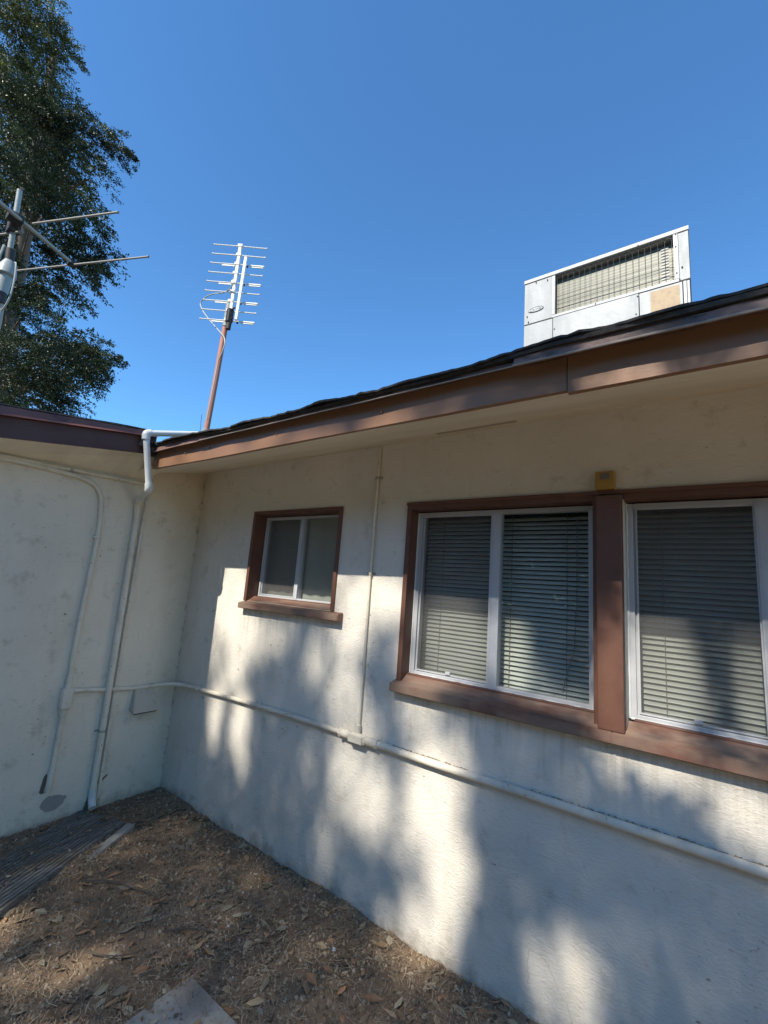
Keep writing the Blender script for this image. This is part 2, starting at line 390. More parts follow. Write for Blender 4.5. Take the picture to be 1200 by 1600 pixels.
def bounce_sheet():  # unseen straw sheet, added to bounce warm sunlight onto walls and soffits
    m = mat('bounce_straw', (0.5, 0.4, 0.22), 0.95, spec=0.1); co = coords(m)
    c = mixc(m, ramp(m, noise_(m, co, 2.2, 7, 0.7), [(0.35, (0, 0, 0)), (0.7, (1, 1, 1))]), (0.40, 0.29, 0.17), (0.66, 0.49, 0.30))
    L(m, c, PB(m).inputs['Base Color']); L(m, bump(m, noise_(m, co, 60, 5, .7), .9, .02), PB(m).inputs['Normal'])
    b = MB(); b.hexa([(-1, -60, .001), (60, -60, .001), (60, -2.7, .001), (.4, -2.7, .001), (-1, -60, .012), (60, -60, .012), (60, -2.72, .012), (.4, -2.72, .012)])
    tag(b.build('bounce_sheet', m), 'added straw coloured sheet behind the viewer that bounces warm sunlight to the house', None, kind='structure')
bounce_sheet()
def gz(x, y):
    return 0.022 * noise.noise(Vector((x * 2.1, y * 2.1, 0))) + 0.014 * noise.noise(Vector((x * 9, y * 9, 3))) + 0.016 * math.exp(-min(abs(y), abs(x)) / 0.10)

# ================================================================== HOUSE
house = thing('house', 'low white stucco house with brown fascia and brown framed windows around an inner corner', 'house')
# window openings in the long wall (y = 0): x0, x1, z0, z1
OPEN = [(0.70, 1.514, 1.40, 2.012), (1.988, 2.914, 1.085, 1.995), (3.004, 3.93, 1.085, 1.995)]
def wall_with_openings():
    V = []; F = []
    xs = sorted({-0.0, 8.0, *[a for o in OPEN for a in o[:2]]}); zs = sorted({-0.25, 2.42, *[a for o in OPEN for a in o[2:]]})
    b = bmesh.new()
    def inside(x, z): return any(o[0] < x < o[1] and o[2] < z < o[3] for o in OPEN)
    vf = {}; T = 0.17
    def v(x, y, z):
        k = (round(x, 4), round(y, 4), round(z, 4))
        if k not in vf: vf[k] = b.verts.new(k)
        return vf[k]
    for i in range(len(xs) - 1):
        for j in range(len(zs) - 1):
            x0, x1, z0, z1 = xs[i], xs[i + 1], zs[j], zs[j + 1]
            if inside((x0 + x1) / 2, (z0 + z1) / 2): continue
            b.faces.new((v(x0, 0, z0), v(x1, 0, z0), v(x1, 0, z1), v(x0, 0, z1)))
            b.faces.new((v(x0, T, z1), v(x1, T, z1), v(x1, T, z0), v(x0, T, z0)))
    for x0, x1, z0, z1 in OPEN:
        zz = [z for z in zs if z0 <= z <= z1]; xx = [x for x in xs if x0 <= x <= x1]
        for a, c in zip(zz, zz[1:]):
            b.faces.new((v(x0, 0, a), v(x0, T, a), v(x0, T, c), v(x0, 0, c))); b.faces.new((v(x1, 0, c), v(x1, T, c), v(x1, T, a), v(x1, 0, a)))
        for a, c in zip(xx, xx[1:]):
            b.faces.new((v(a, 0, z1), v(a, T, z1), v(c, T, z1), v(c, 0, z1))); b.faces.new((v(a, 0, z0), v(c, 0, z0), v(c, T, z0), v(a, T, z0)))
    bmesh.ops.recalc_face_normals(b, faces=b.faces)
    me = bpy.data.meshes.new('main_wall'); b.to_mesh(me); b.free()
    return link('main_wall', me, house, M['stucco'])
wall_with_openings()
m_ = MB(); m_.hexa([(-.18, -6, -.25), (0, -6, -.25), (0, .17, -.25), (-.18, .17, -.25), (-.18, -6, 2.19), (0, -6, 2.19), (0, .17, 2.19), (-.18, .17, 2.19)])
m_.hexa([(-.18, -.45, 2.19), (0, -.45, 2.19), (0, .17, 2.19), (-.18, .17, 2.19), (-.18, -.45, 2.30), (0, -.45, 2.30), (0, .17, 2.43), (-.18, .17, 2.43)])
sw = m_.build('side_wall', M['stucco_side'], house)
# closed dark rooms behind the blinds so the openings look into a room
m_ = MB()
for x0, x1 in ((0.35, 1.75), (1.85, 4.3)):
    bx = m_.b; v = [bx.verts.new(p) for p in ((x0, .172, .6), (x1, .172, .6), (x1, 2.2, .6), (x0, 2.2, .6), (x0, .172, 2.3), (x1, .172, 2.3), (x1, 2.2, 2.3), (x0, 2.2, 2.3))]
    for q in ((0, 1, 2, 3), (4, 7, 6, 5), (1, 5, 6, 2), (2, 6, 7, 3), (3, 7, 4, 0)): bx.faces.new([v[i] for i in q])
m_.build('room', M['interior'], house)

# soffits
m_ = MB(); m_.hexa([(-.0, -.568, 2.222), (8, -.568, 2.222), (8, 0.0, 2.362), (-.0, 0.0, 2.362), (-.0, -.568, 2.242), (8, -.568, 2.242), (8, 0.0, 2.382), (-.0, 0.0, 2.382)])
m_.build('soffit', M['soffit'], house)
m_ = MB()
m_.hexa([(0, -1.3, 2.148), (.316, -1.3, 2.192), (.316, -.44, 2.335), (0, -.44, 2.192), (0, -1.3, 2.168), (.316, -1.3, 2.212), (.316, -.44, 2.355), (0, -.44, 2.212)])
m_.hexa([(0, -5.9, 2.12), (.316, -5.9, 2.12), (.316, -1.3, 2.192), (0, -1.3, 2.148), (0, -5.9, 2.14), (.316, -5.9, 2.14), (.316, -1.3, 2.212), (0, -1.3, 2.168)])
m_.build('soffit', M['soffit'], house)
m_ = MB(); m_.box(2.33, 2.56, -.165, -.125, 2.322, 2.3305)       # narrow slot vent seen near the wall
m_ = None
v_ = MB(); v_.hexa([(2.20, -.14, 2.3245), (2.60, -.14, 2.3245), (2.60, -.105, 2.3331), (2.20, -.105, 2.3331), (2.20, -.14, 2.335), (2.60, -.14, 2.335), (2.60, -.105, 2.3435), (2.20, -.105, 2.3435)])
v_.build('soffit_vent', mat('vent_slot', (.44, .38, .29), .8), house)

# fascia of the long eave: two boards with a seam
def board(x0, x1, y0, y1, zb, zt, nseg, wob, seed, name, m):
    b = bmesh.new(); rows = []
    for i in range(nseg + 1):
        x = x0 + (x1 - x0) * i / nseg
        dz = wob * noise.noise(Vector((x * 1.3, seed, 0))); dy = wob * 1.2 * noise.noise(Vector((x * 1.7, seed, 9)))
        rows.append([b.verts.new(p) for p in ((x, y0 + dy, zb + dz), (x, y0 + dy, zt), (x, y1, zt), (x, y1, zb + dz))])
    for p, q in zip(rows, rows[1:]):
        for k in range(4): b.faces.new((p[k], q[k], q[(k + 1) % 4], p[(k + 1) % 4]))
    b.faces.new(rows[0]); b.faces.new(rows[-1][::-1])
    bmesh.ops.recalc_face_normals(b, faces=b.faces)
    me = bpy.data.meshes.new(name); b.to_mesh(me); b.free(); return link(name, me, house, m)
board(0.337, 2.928, -.587, -.567, 2.209, 2.33, 60, .004, 1, 'fascia', M['fascia'])
board(2.931, 8.0, -.590, -.567, 2.201, 2.33, 60, .004, 2, 'fascia', M['fascia'])
# side wing fascia, sloping down towards the front
def side_profile(y):     # bottom of fascia, top of fascia, top of drip edge
    t = (y + 0.66)
    if y > -1.6: return 2.297 + .178 * t, 2.409 + .178 * (y + .68), 2.448 + .156 * (y + .68)
    a, c, d = side_profile(-1.599); k = .03 * (y + 1.6); return a + k, c + k, d + k
b = bmesh.new(); rows = []
ysd = np.linspace(-.592, -6.0, 70)
for y in ysd:
    a, c, d = side_profile(y); wv = .003 * noise.noise(Vector((0, y * 2, 0)))
    rows.append([b.verts.new(p) for p in ((.335 + wv, y, a), (.335 + wv, y, c + .004), (.316, y, c + .004), (.316, y, a))])
for p, q in zip(rows, rows[1:]):
    for k in range(4): b.faces.new((p[k], q[k], q[(k + 1) % 4], p[(k + 1) % 4]))
b.faces.new(rows[0]); b.faces.new(rows[-1][::-1]); bmesh.ops.recalc_face_normals(b, faces=b.faces)
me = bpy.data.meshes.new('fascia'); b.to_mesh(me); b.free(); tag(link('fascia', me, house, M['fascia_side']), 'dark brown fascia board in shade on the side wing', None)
# side wing drip edge: outward kicked strip with ragged top
b = bmesh.new(); rows = []
for y in np.linspace(-.60, -6.0, 160):
    a, c, d = side_profile(y); rg = .006 * noise.noise(Vector((3, y * 14, 0))) + .007 * noise.noise(Vector((3, y * 3.5, 0)))
    rows.append([b.verts.new(p) for p in ((.366, y, c - .003), (.352, y, c + .010), (.350, y, d - .004 + rg * .5), (.30, y, d + rg * .5), (.30, y, c + .010))])
for p, q in zip(rows, rows[1:]):
    for k in range(5): b.faces.new((p[k], q[k], q[(k + 1) % 5], p[(k + 1) % 5]))
b.faces.new(rows[0]); b.faces.new(rows[-1][::-1]); bmesh.ops.recalc_face_normals(b, faces=b.faces)
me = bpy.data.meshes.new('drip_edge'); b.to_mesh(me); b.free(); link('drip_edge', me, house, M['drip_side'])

# drip edges of the long eave (three overlapping lengths)
def drip(x0, x1, ybase, zb, zt, seed, mm, lip=None, nseg=90, rag=.004, zslope=0.0):
    b = bmesh.new(); rows = []; lrows = []
    for i in range(nseg + 1):
        x = x0 + (x1 - x0) * i / nseg; k = zslope * (x - x0)
        r1 = rag * noise.noise(Vector((x * 4, seed, 0))); r2 = rag * 1.5 * noise.noise(Vector((x * 9, seed, 4)))
        rows.append([b.verts.new(p) for p in ((x, ybase - .010 + r1, zb + r1 + k), (x, ybase + r1 * .5, zb + .012 + r1 + k), (x, ybase + .003, zt + r2 + k), (x, ybase + .05, zt + r2 + .010 + k), (x, ybase + .05, zb + .02 + k), (x, ybase + .02, zb + .012 + r1 + k))])
        lrows.append(Vector((x, ybase - .012 + r1, zb + r1 + k)))
    n = 6
    for p, q in zip(rows, rows[1:]):
        for k in range(n): b.faces.new((p[k], q[k], q[(k + 1) % n], p[(k + 1) % n]))
    b.faces.new(rows[0]); b.faces.new(rows[-1][::-1]); bmesh.ops.recalc_face_normals(b, faces=b.faces)
    me = bpy.data.meshes.new('drip_edge'); b.to_mesh(me); b.free(); o = link('drip_edge', me, house, mm)
    if lip:
        MB().tube(lrows, lip, 6).build('lip', M['lip'], o, True)
drip(0.36, 0.93, -.617, 2.308, 2.347, 1, M['drip'], nseg=40)
drip(0.90, 2.80, -.618, 2.311, 2.336, 2, M['drip'], lip=.0025, rag=.005)
drip(2.77, 8.00, -.632, 2.306, 2.345, 3, M['drip'], lip=.004, rag=.004, zslope=-.010)

# main roof: low slope slab + ragged layered roofing edge
def roof_main():
    b = bmesh.new(); xs = np.arange(-0.2, 8.01, .03); lay = []
    ys = [-.625, -.60, -.4, 0.6, 5.0]
    rows = []
    for x in xs:
        rag = .010 * noise.noise(Vector((x * 2.1, 0, 2))) + .006 * noise.noise(Vector((x * 11, 0, 5)))
        h = .016 + .008 * noise.noise(Vector((x * 3.3, 1, 0)))
        h = max(h, .010)
        col = []
        kl = min(1, max(0, (1.15 - x) / .3)); kr = min(1, max(0, (x - 2.5) / .4)); dn = .012 * max(0, min(x, 5) - 2.8)
        dn *= .35; base = 2.331 + .017 * kl + .014 * kr - dn; h = max(.012, h + .006 * kr); yo = .006 * kl - .010 * kr
        col.append(b.verts.new((x, -.585, base)))
        col.append(b.verts.new((x, -.628 + yo + rag * .7, base + rag * .3)))
        col.append(b.verts.new((x, -.631 + yo + rag * .7, base + h * .6 + rag * .3)))
        for y in (-.615, -.5, -.2, 0.6, 2.5, 5.0):
            yy = min(y, 5.0); z = base + h + .002 + .235 * (yy + .615) + .004 * noise.noise(Vector((x * 6, yy * 6, 0)))
            col.append(b.verts.new((x, yy, z)))
        rows.append(col)
    for p, q in zip(rows, rows[1:]):
        for k in range(len(p) - 1): b.faces.new((p[k], q[k], q[k + 1], p[k + 1]))
    bmesh.ops.recalc_face_normals(b, faces=b.faces)
    me = bpy.data.meshes.new('roof'); b.to_mesh(me); b.free()
    o = link('roof', me, house, M['roof'])
    # torn upper ply
    b = bmesh.new(); rows = []
    for x in np.arange(0.35, 8.0, .018):
        rg = .022 * noise.noise(Vector((x * 5.5, 7, 2))) + .010 * noise.noise(Vector((x * 27, 7, 5)))
        zt = 2.348 + .017 * min(1, max(0, (1.15 - x) / .3)) + .020 * min(1, max(0, (x - 2.5) / .4)) - .003 * max(0, min(x, 5) - 2.8) + .007 * noise.noise(Vector((x * 4, 3, 3)))
        rows.append([b.verts.new(p) for p in ((x, -.645 + rg, zt - .008), (x, -.645 + rg, zt), (x, -.50, zt + .048), (x, -.50, zt + .040))])
    for p, q in zip(rows, rows[1:]):
        for k in range(4): b.faces.new((p[k], q[k], q[(k + 1) % 4], p[(k + 1) % 4]))
    bmesh.ops.recalc_face_normals(b, faces=b.faces)
    me = bpy.data.meshes.new('torn_ply'); b.to_mesh(me); b.free(); link('torn_ply', me, o, M['roof'])
roof_main()
def roof_side():
    b = bmesh.new(); rows = []
    for y in np.arange(-.55, -6.01, -.03):
        a, c, d = side_profile(y); rg = .008 * noise.noise(Vector((3, y * 10, 7))) + .005 * noise.noise(Vector((3, y * 30, 7)))
        h = .008 + .006 * noise.noise(Vector((1, y * 4, 7)))
        rows.append([b.verts.new(p) for p in ((.31, y, d - .002), (.352 + rg, y, d + .0), (.350 + rg, y, d + h), (.1, y, d + h + .03), (-1.5, y, d + .22), (-5.0, y, d + .62))])
    for p, q in zip(rows, rows[1:]):
        for k in range(len(p) - 1): b.faces.new((p[k], q[k], q[k + 1], p[k + 1]))
    # flat infill that closes the valley towards the main roof
    vs = [b.verts.new(p) for p in ((.33, -.56, 2.355), (-5, -.56, 3.0), (-5, 5.0, 3.3), (-.2, 5.0, 3.3), (-.2, -.50, 2.39))]
    b.faces.new(vs); bmesh.ops.recalc_face_normals(b, faces=b.faces)
    me = bpy.data.meshes.new('roof'); b.to_mesh(me); b.free(); link('roof', me, house, M['roof'])
roof_side()
# dark flashing lump in the valley where both eaves meet
m_ = MB(); m_.hexa([(.30, -.62, 2.29), (.375, -.625, 2.30), (.39, -.56, 2.31), (.30, -.56, 2.30), (.30, -.63, 2.350), (.36, -.635, 2.345), (.385, -.56, 2.36), (.30, -.56, 2.37)], .006)
m_.build('valley_flashing', M['roof'], house)
m_ = MB(); m_.hexa([(.352, -.695, 2.335), (.362, -.69, 2.335), (.362, -.665, 2.43), (.352, -.67, 2.43), (.347, -.70, 2.335), (.353, -.705, 2.335), (.353, -.68, 2.43), (.347, -.675, 2.43)])
m_.build('bent_flashing', M['drip'], house)
# nail heads on the fascia
for x, z in ((.72, 2.272), (.97, 2.275), (1.55, 2.27), (3.1, 2.26), (2.2, 2.27)):
    MB().tube([(x, -.5925, z), (x, -.585, z)], .005, 8).build('nail_head', M['fascia'], house)

# ---------------------------------------------------------------- windows
def window(o, label, kind):
    x0, x1, z0, z1 = o
    small = kind == 'small'
    ya = .080 if small else .066
    m = MB(); t = .020
    tl = t
    if kind != 'right': m.box(x0 - .006, x0 + t, -.014, ya + .05, z0, z1 + .004, .002)
    else: tl = .0015
    m.box(x1 - t, x1 + .004, -.014, ya + .05, z0, z1 + .004, .002)
    m.box(x0 + tl, x1 - t, -.0135, ya + .05, z1 - t, z1 + .0035, .002)
    m.box(x0 + t, x1 - t, ya - .028, ya + .05, z0, z0 + (.034 if small else .052), .002)
    w = m.build('window', M['trim'], house); w['label'] = label
    # aluminium frame with a centre mullion
    ax0, ax1 = x0 + (.007 if kind == 'right' else .026), x1 - .026; az0 = z0 + (.033 if small else .050); az1 = z1 - .026
    f = MB(); a = .014 if small else .020; d = ya
    f.box(ax0, ax0 + a, d, d + .045, az0, az1, .0015); f.box(ax1 - a, ax1, d, d + .045, az0, az1, .0015)
    f.box(ax0 + a, ax1 - a, d, d + .045, az1 - a, az1, .0015); f.box(ax0 + a, ax1 - a, d, d + .045, az0, az0 + a * .8, .0015)
    # inner step of the frame
    f.box(ax0 + a, ax0 + a + .008, d + .012, d + .045, az0 + a * .8, az1 - a, .001)
    f.box(ax1 - a - .008, ax1 - a, d + .012, d + .045, az0 + a * .8, az1 - a, .001)
    mid = (1.096 if small else (2.450 if kind == 'left' else 3.438)); mw = .016 if small else .024
    f.build('window_frame', M['alu'], w, False)
    ml = MB(); ml.box(mid - mw, mid + mw, d - .004, d + .040, az0 + .001, az1 - .001, .0015)
    ml.box(mid - mw + .008, mid - mw + .011, d - .006, d - .003, az0 + .01, az1 - .01)
    ml.build('mullion', M['alu'], w)
    L0, L1, R0, R1 = ax0 + a + .008, mid - mw, mid + mw, ax1 - a - .008
    for p0, p1, yy in ((L0, L1, d + .028), (R0, R1, d + .020)):
        g = MB(); v = [g.b.verts.new(q) for q in ((p0, yy, az0 + a * .8), (p1, yy, az0 + a * .8), (p1, yy, az1 - a), (p0, yy, az1 - a))]; g.b.faces.new(v)
        g.build('pane', M['glass'], w)
    # insect screen over the sliding half, with a thin spline frame
    sc = MB(); v = [sc.b.verts.new(q) for q in ((L0 + .006, d + .010, az0 + a + .006), (L1 - .004, d + .010, az0 + a + .006), (L1 - .004, d + .010, az1 - a - .006), (L0 + .006, d + .010, az1 - a - .006))]; sc.b.faces.new(v)
    so_ = sc.build('insect_screen', M['screen'], w)
    sf = MB(); q = .0055
    sf.box(L0, L0 + q, d + .005, d + .014, az0 + a, az1 - a); sf.box(L1 - q, L1, d + .005, d + .014, az0 + a, az1 - a)
    sf.box(L0 + q, L1 - q, d + .005, d + .014, az0 + a, az0 + a + q); sf.box(L0 + q, L1 - q, d + .005, d + .014, az1 - a - q, az1 - a)
    if not small:
        sf.box(L0 + .17, L0 + .195, d + .000, d + .012, az0 + a + .004, az0 + a + .018, .001)
    sf.build('screen_frame', M['alu'], w)
    # putty bead where frame meets trim
    if not small:
        pb = MB(); zz = np.linspace(az0, az1, 40)
        side = ax0 - .003
        pb.tube([(side + .004 * noise.noise(Vector((0, z * 30, x0))), d - .001, z) for z in zz], .0045, 6)
        xx = np.linspace(ax0, ax1, 40)
        pb.tube([(x, d - .002, az0 - .001 + .003 * noise.noise(Vector((x * 30, 0, 0)))) for x in xx], .004, 6)
        pb.build('putty', M['pvc'], w, True)
    # sill
    if kind == 'small': sx0, sx1, zt, th = .690, 1.588, 1.386, .036
    elif kind == 'left': sx0, sx1, zt, th = 1.968, 2.9615, 1.094, .040
    else: sx0, sx1, zt, th = 2.9617, 4.02, 1.094, .040
    yb = ya - .028; zb_ = z0 + .030 if small else z0 + .045
    s = MB(); s.hexa([(sx0, -.050, zt - th), (sx1, -.050, zt - th), (sx1, -.001, zt - th), (sx0, -.001, zt - th), (sx0, -.050, zt), (sx1, -.050, zt), (sx1, -.001, zt + .012), (sx0, -.001, zt + .012)], .003)
    xl = x0 + (.0015 if kind == 'right' else .021)
    s.hexa([(xl, -.002, zt - .02), (x1 - .021, -.002, zt - .02), (x1 - .021, yb, zt - .02), (xl, yb, zt - .02), (xl, -.002, zt + .0115), (x1 - .021, -.002, zt + .0115), (x1 - .021, yb, zb_), (xl, yb, zb_)])
    s.build('sill', M['sill'], w)
    if small:
        c = MB(); n = 60; rows = []
        for i in range(n + 1):
            x = ax0 + (ax1 - ax0) * i / n; y = .135 + .004 * math.sin(x * 60)
            rows.append([c.b.verts.new((x, y, z1 - .01)), c.b.verts.new((x, y, z0 + .03))])
        for p, r in zip(rows, rows[1:]): c.b.faces.new((p[0], r[0], r[1], p[1]))
        c.build('curtain', M['shade'], w, True)
    else:
        # venetian blind: curved, nearly closed slats
        bl = MB(); z = az0 + .012; bx0, bx1 = ax0 + .012, ax1 - .012; k = 0
        ang = math.radians(47)
        while z < az1 - .02:
            dz = .0015 * noise.noise(Vector((0, z * 50, x0))); pts = []
            n = 14; rows = []
            for i in range(n + 1):
                x = bx0 + (bx1 - bx0) * i / n
                sag = .0012 * noise.noise(Vector((x * 6, z * 40, 1)))
                row = []
                for u in (-1, -.35, .35, 1):
                    hh = u * .0125; crown = .0022 * (1 - u * u)
                    y = .157 - hh * math.cos(ang) * 1.0 - crown * math.sin(ang)
                    zz_ = z + hh * math.sin(ang) * -1 * -1 - crown * math.cos(ang) * -1 + dz + sag
                    # upper edge leans into the room
                    y = .157 + hh * math.cos(ang) - crown * math.sin(ang); zz_ = z + hh * math.sin(ang) + crown * math.cos(ang) + dz + sag
                    row.append(bl.b.verts.new((x, y, zz_)))
                rows.append(row)
            for p, r in zip(rows, rows[1:]):
                for q_ in range(3): bl.b.faces.new((p[q_], r[q_], r[q_ + 1], p[q_ + 1]))
            z += .0212
        bl.build('blind', M['slat'], w, True)
        cd = MB()
        for cx in (bx0 + .10, (bx0 + bx1) / 2 + .05, bx1 - .12):
            cd.tube([(cx, .1475, az0), (cx + .002, .1475, az1 - .02)], .0016, 6)
        if kind == 'left': cd.tube([(2.74, .142, 1.17), (2.79, .142, 1.36), (2.80, .143, 1.60), (2.80, .143, 1.93)], .002, 6)
        cd.build('blind_cord', M['cord'], w)
    return w
window(OPEN[0], 'small two-pane window nearest the inner corner', 'small')
window(OPEN[1], 'wide window with blinds left of the brown post', 'left')
window(OPEN[2], 'window with sunlit blinds right of the brown post', 'right')
m_ = MB(); m_.box(2.912, 3.003, -.046, .112, 1.096, 1.985, .004)
m_.build('post', M['trim'], house)
m_ = MB(); m_.box(1.98, 3.96, -.020, -.0005, 1.996, 2.012, .002); m_.build('window_head', M['trim'], house)
# bare mortar patches where the paint came off the side wall
def blob_patch(pts, name, x=0.003):
    b = bmesh.new(); c = Vector((x, sum(p[0] for p in pts) / len(pts), sum(p[1] for p in pts) / len(pts)))
    ring = smooth_path([(x, *p) for p in pts + pts[:1]], 2)
    vs = [b.verts.new((x, p.y + .010 * noise.noise(Vector((p.y * 45, p.z * 45, 1))), p.z + .010 * noise.noise(Vector((p.y * 60, p.z * 60, 7))))) for p in ring[:-1]]
    vc = b.verts.new(c)
    for i in range(len(vs)): b.faces.new((vc, vs[i], vs[(i + 1) % len(vs)]))
    bmesh.ops.recalc_face_normals(b, faces=b.faces)
    me = bpy.data.meshes.new(name); b.to_mesh(me); b.free(); return link(name, me, house, M['patch'])
blob_patch([(-.745, .12), (-.735, .155), (-.70, .172), (-.655, .165), (-.60, .135), (-.625, .105), (-.67, .075), (-.72, .085)], 'mortar_patch')
if False: blob_patch([(-.86, .055), (-.84, .085), (-.80, .08), (-.78, .06), (-.82, .05)], 'mortar_patch')
if False: blob_patch([(-.98, .07), (-.955, .10), (-.935, .09), (-.95, .065)], 'mortar_patch')
def dirt_patch(pts):
    o = blob_patch(pts, 'dirt_stain', .0018); o.data.materials.clear(); o.data.materials.append(M['dirt'])
M['dirt'] = painted('dirt_stain', (0.16, 0.12, 0.08), (0.30, 0.25, 0.18), .95, 30)
dirt_patch([(-.765, .20), (-.755, .29), (-.735, .31), (-.725, .25), (-.735, .19)])
dirt_patch([(-.445, .18), (-.40, .20), (-.375, .215), (-.40, .18), (-.44, .155)])
dirt_patch([(-.50, .02), (-.49, .10), (-.44, .09), (-.41, .02), (-.45, .01)])
# hairline crack low on the long wall
CRM = mat('crack_dark', (.40, .36, .29), .9)
def crack(pts, r=.0008):
    ck = MB()
    P = []
    for a, b_ in zip(pts, pts[1:]):
        for k in range(8):
            t = k / 8; x = a[0] * (1 - t) + b_[0] * t; z = a[1] * (1 - t) + b_[1] * t
            P.append((x + .006 * noise.noise(Vector((x * 90, z * 90, 0))), -.0004, z + .006 * noise.noise(Vector((x * 90, z * 90, 5)))))
    ck.tube(P, r, 4); ck.build('crack', CRM, house)
crack([(2.66, .245), (2.72, .235), (2.745, .20), (2.77, .155), (2.80, .13), (2.815, .08), (2.82, .03)])
crack([(2.66, .245), (2.655, .20), (2.66, .12)], .0008); crack([(1.93, .30), (2.02, .25), (2.07, .26), (2.1, .2)], .0008)

# ================================================================== PIPES AND FITTINGS
def strap(parent, at, axis, r, m=None, wall='y'):
    s = MB(); x, y, z = at
    if axis == 'x': s.tube([(x - .007, y, z), (x + .007, y, z)], r + .003, 12)
    else: s.tube([(x, y, z - .007), (x, y, z + .007)], r + .003, 12)
    if wall == 'y':
        if axis == 'x': s.box(x - .007, x + .007, -.004, -.0005, z + r * .5, z + r + .022)
        else: s.box(x - r - .02, x + r + .02, -.004, -.0005, z - .007, z + .007)
    else: s.box(.0005, .004, y - r - .02, y + r + .02, z - .007, z + .007)
    s.build('strap', m or M['conduit'], parent, True)
# long horizontal conduit
cd = thing('horizontal_conduit', 'painted conduit running level around the corner and along the long wall below the windows', 'conduit', (0.02, -.69, .77))
path = [(.016, -.685, .775), (.016, -.62, .770), (.016, -.45, .752), (.017, -.30, .742), (.022, -.18, .743), (.05, -.085, .748), (.13, -.045, .754), (.26, -.024, .757), (.40, -.019, .760), (.70, -.019, .771), (1.0, -.019, .778), (1.4, -.019, .783), (1.66, -.019, .784)]
MB().tube(smooth_path(path, 2), .0135, 12).build('pipe', M['conduit'], cd, True)
path = [(1.70, -.020, .785)] + [(x, -.020 - .001 * math.sin(x * 9), .786 + .004 * math.sin(x * 2.3) - .004 * (x - 2)) for x in np.arange(1.85, 8, .15)]
MB().tube(path, .0165, 14).build('pipe', M['conduit'], cd, True)
for at, ax, wl in (((.99, -.019, .778), 'x', 'y'), ((.33, -.022, .758), 'x', 'y'), ((2.83, -.020, .784), 'x', 'y')): strap(cd, at, ax, .0145, wall=wl)
bx = MB(); bx.box(1.718, 1.836, -.046, -.001, .757, .808, .020); bx.tube([(1.655, -.02, .784), (1.725, -.021, .784)], .021, 12); bx.tube([(1.83, -.021, .784), (1.905, -.021, .784)], .021, 12)
bx.tube([(1.655, -.02, .784), (1.672, -.02, .784)], .024, 8); bx.tube([(1.888, -.021, .784), (1.907, -.021, .784)], .024, 8)
bx.tube([(1.772, -.022, .80), (1.772, -.020, .845)], .014, 12)
bx.build('junction_box', M['conduit'], cd, True)
lid = MB(); lid.box(1.732, 1.822, -.049, -.0455, .764, .801, .0015); lid.build('cover_plate', M['conduit'], cd)
db = MB(); rr_ = random.Random(5)
for i in range(260):
    x = rr_.uniform(1.95, 3.7); 
    if noise.noise(Vector((x * 3, 0, 4))) < -.12: continue
    z0_ = .7725 + .004 * math.sin(x * 2.3) - .004 * (x - 2) + (.0165 if x > 1.7 else .0125) + (.008 if x > 1.7 else -.004); h_ = rr_.choice((.002, .003, .004, .007)); l_ = rr_.uniform(.002, .012)
    db.hexa([(x, -.016, z0_ - .006), (x + l_, -.016, z0_ - .006), (x + l_, -.001, z0_ - .004), (x, -.001, z0_ - .004), (x + l_ * .2, -.012, z0_ + h_), (x + l_ * .6, -.012, z0_ + h_ * .6), (x + l_ * .8, -.001, z0_ + h_ * .9), (x, -.001, z0_ + h_ * .5)])
tag(db.build('debris', mat('crusty_debris', (.30, .24, .17), .95), cd), None, None, kind='stuff')
# thin vertical conduit
vc_ = thing('vertical_conduit', 'thin painted conduit rising from the junction box to the eave between the two left windows', 'conduit', (1.772, -.014, .84))
MB().tube([(1.772, -.014, .842), (1.770, -.012, 1.2), (1.766, -.012, 1.62), (1.766, -.011, 2.0), (1.768, -.011, 2.355)], .0072, 10).build('pipe', M['conduit'], vc_, True)
for z in (1.145, 1.625, 2.17): strap(vc_, (1.768, -.012, z), 'z', .0075, M['conduit'] if z < 1.2 else M['old_metal'])
# conduit bending down the side wall
c2 = thing('bent_conduit', 'painted conduit turning down the side wall left of the drain pipe, ending in an elbow', 'conduit', (.02, -.722, .2))
P = bend_path([(.018, -5.9, 2.10), (.018, -.99, 2.122), (.018, -.745, 2.09), (.018, -.708, 1.82), (.018, -.724, 1.2), (.018, -.722, .80)], .16, 8)
MB().tube(P, .0145, 12).build('pipe', M['conduit'], c2, True)
MB().tube([(.018, -.722, .68), (.018, -.722, .20)], .0145, 12).build('pipe', M['conduit'], c2, True)
e = MB(); e.tube(bend_path([(.018, -.722, .31), (.018, -.722, .222), (-.02, -.722, .20)], .03), .0185, 12); e.tube([(.018, -.722, .30), (.018, -.722, .318)], .021, 12); e.build('elbow', M['conduit'], c2, True)
bx = MB(); bx.box(.0005, .046, -.754, -.692, .672, .800, .010); bx.tube([(.020, -.722, .79), (.020, -.722, .845)], .019, 12); bx.tube([(.020, -.722, .64), (.020, -.722, .69)], .019, 12)
bx.tube([(.020, -.722, .838), (.020, -.722, .852)], .022, 8); bx.tube([(.020, -.722, .632), (.020, -.722, .646)], .022, 8); bx.tube([(.018, -.700, .775), (.018, -.662, .773)], .017, 12)
bx.build('junction_box', M['conduit'], c2, True)
lid = MB(); lid.box(.0465, .0505, -.748, -.698, .680, .792, .001); lid.build('cover_plate', M['conduit'], c2)
strap(c2, (.018, -.722, 1.13), 'z', .0145, wall='x'); strap(c2, (.018, -.722, 1.74), 'z', .0145, wall='x')
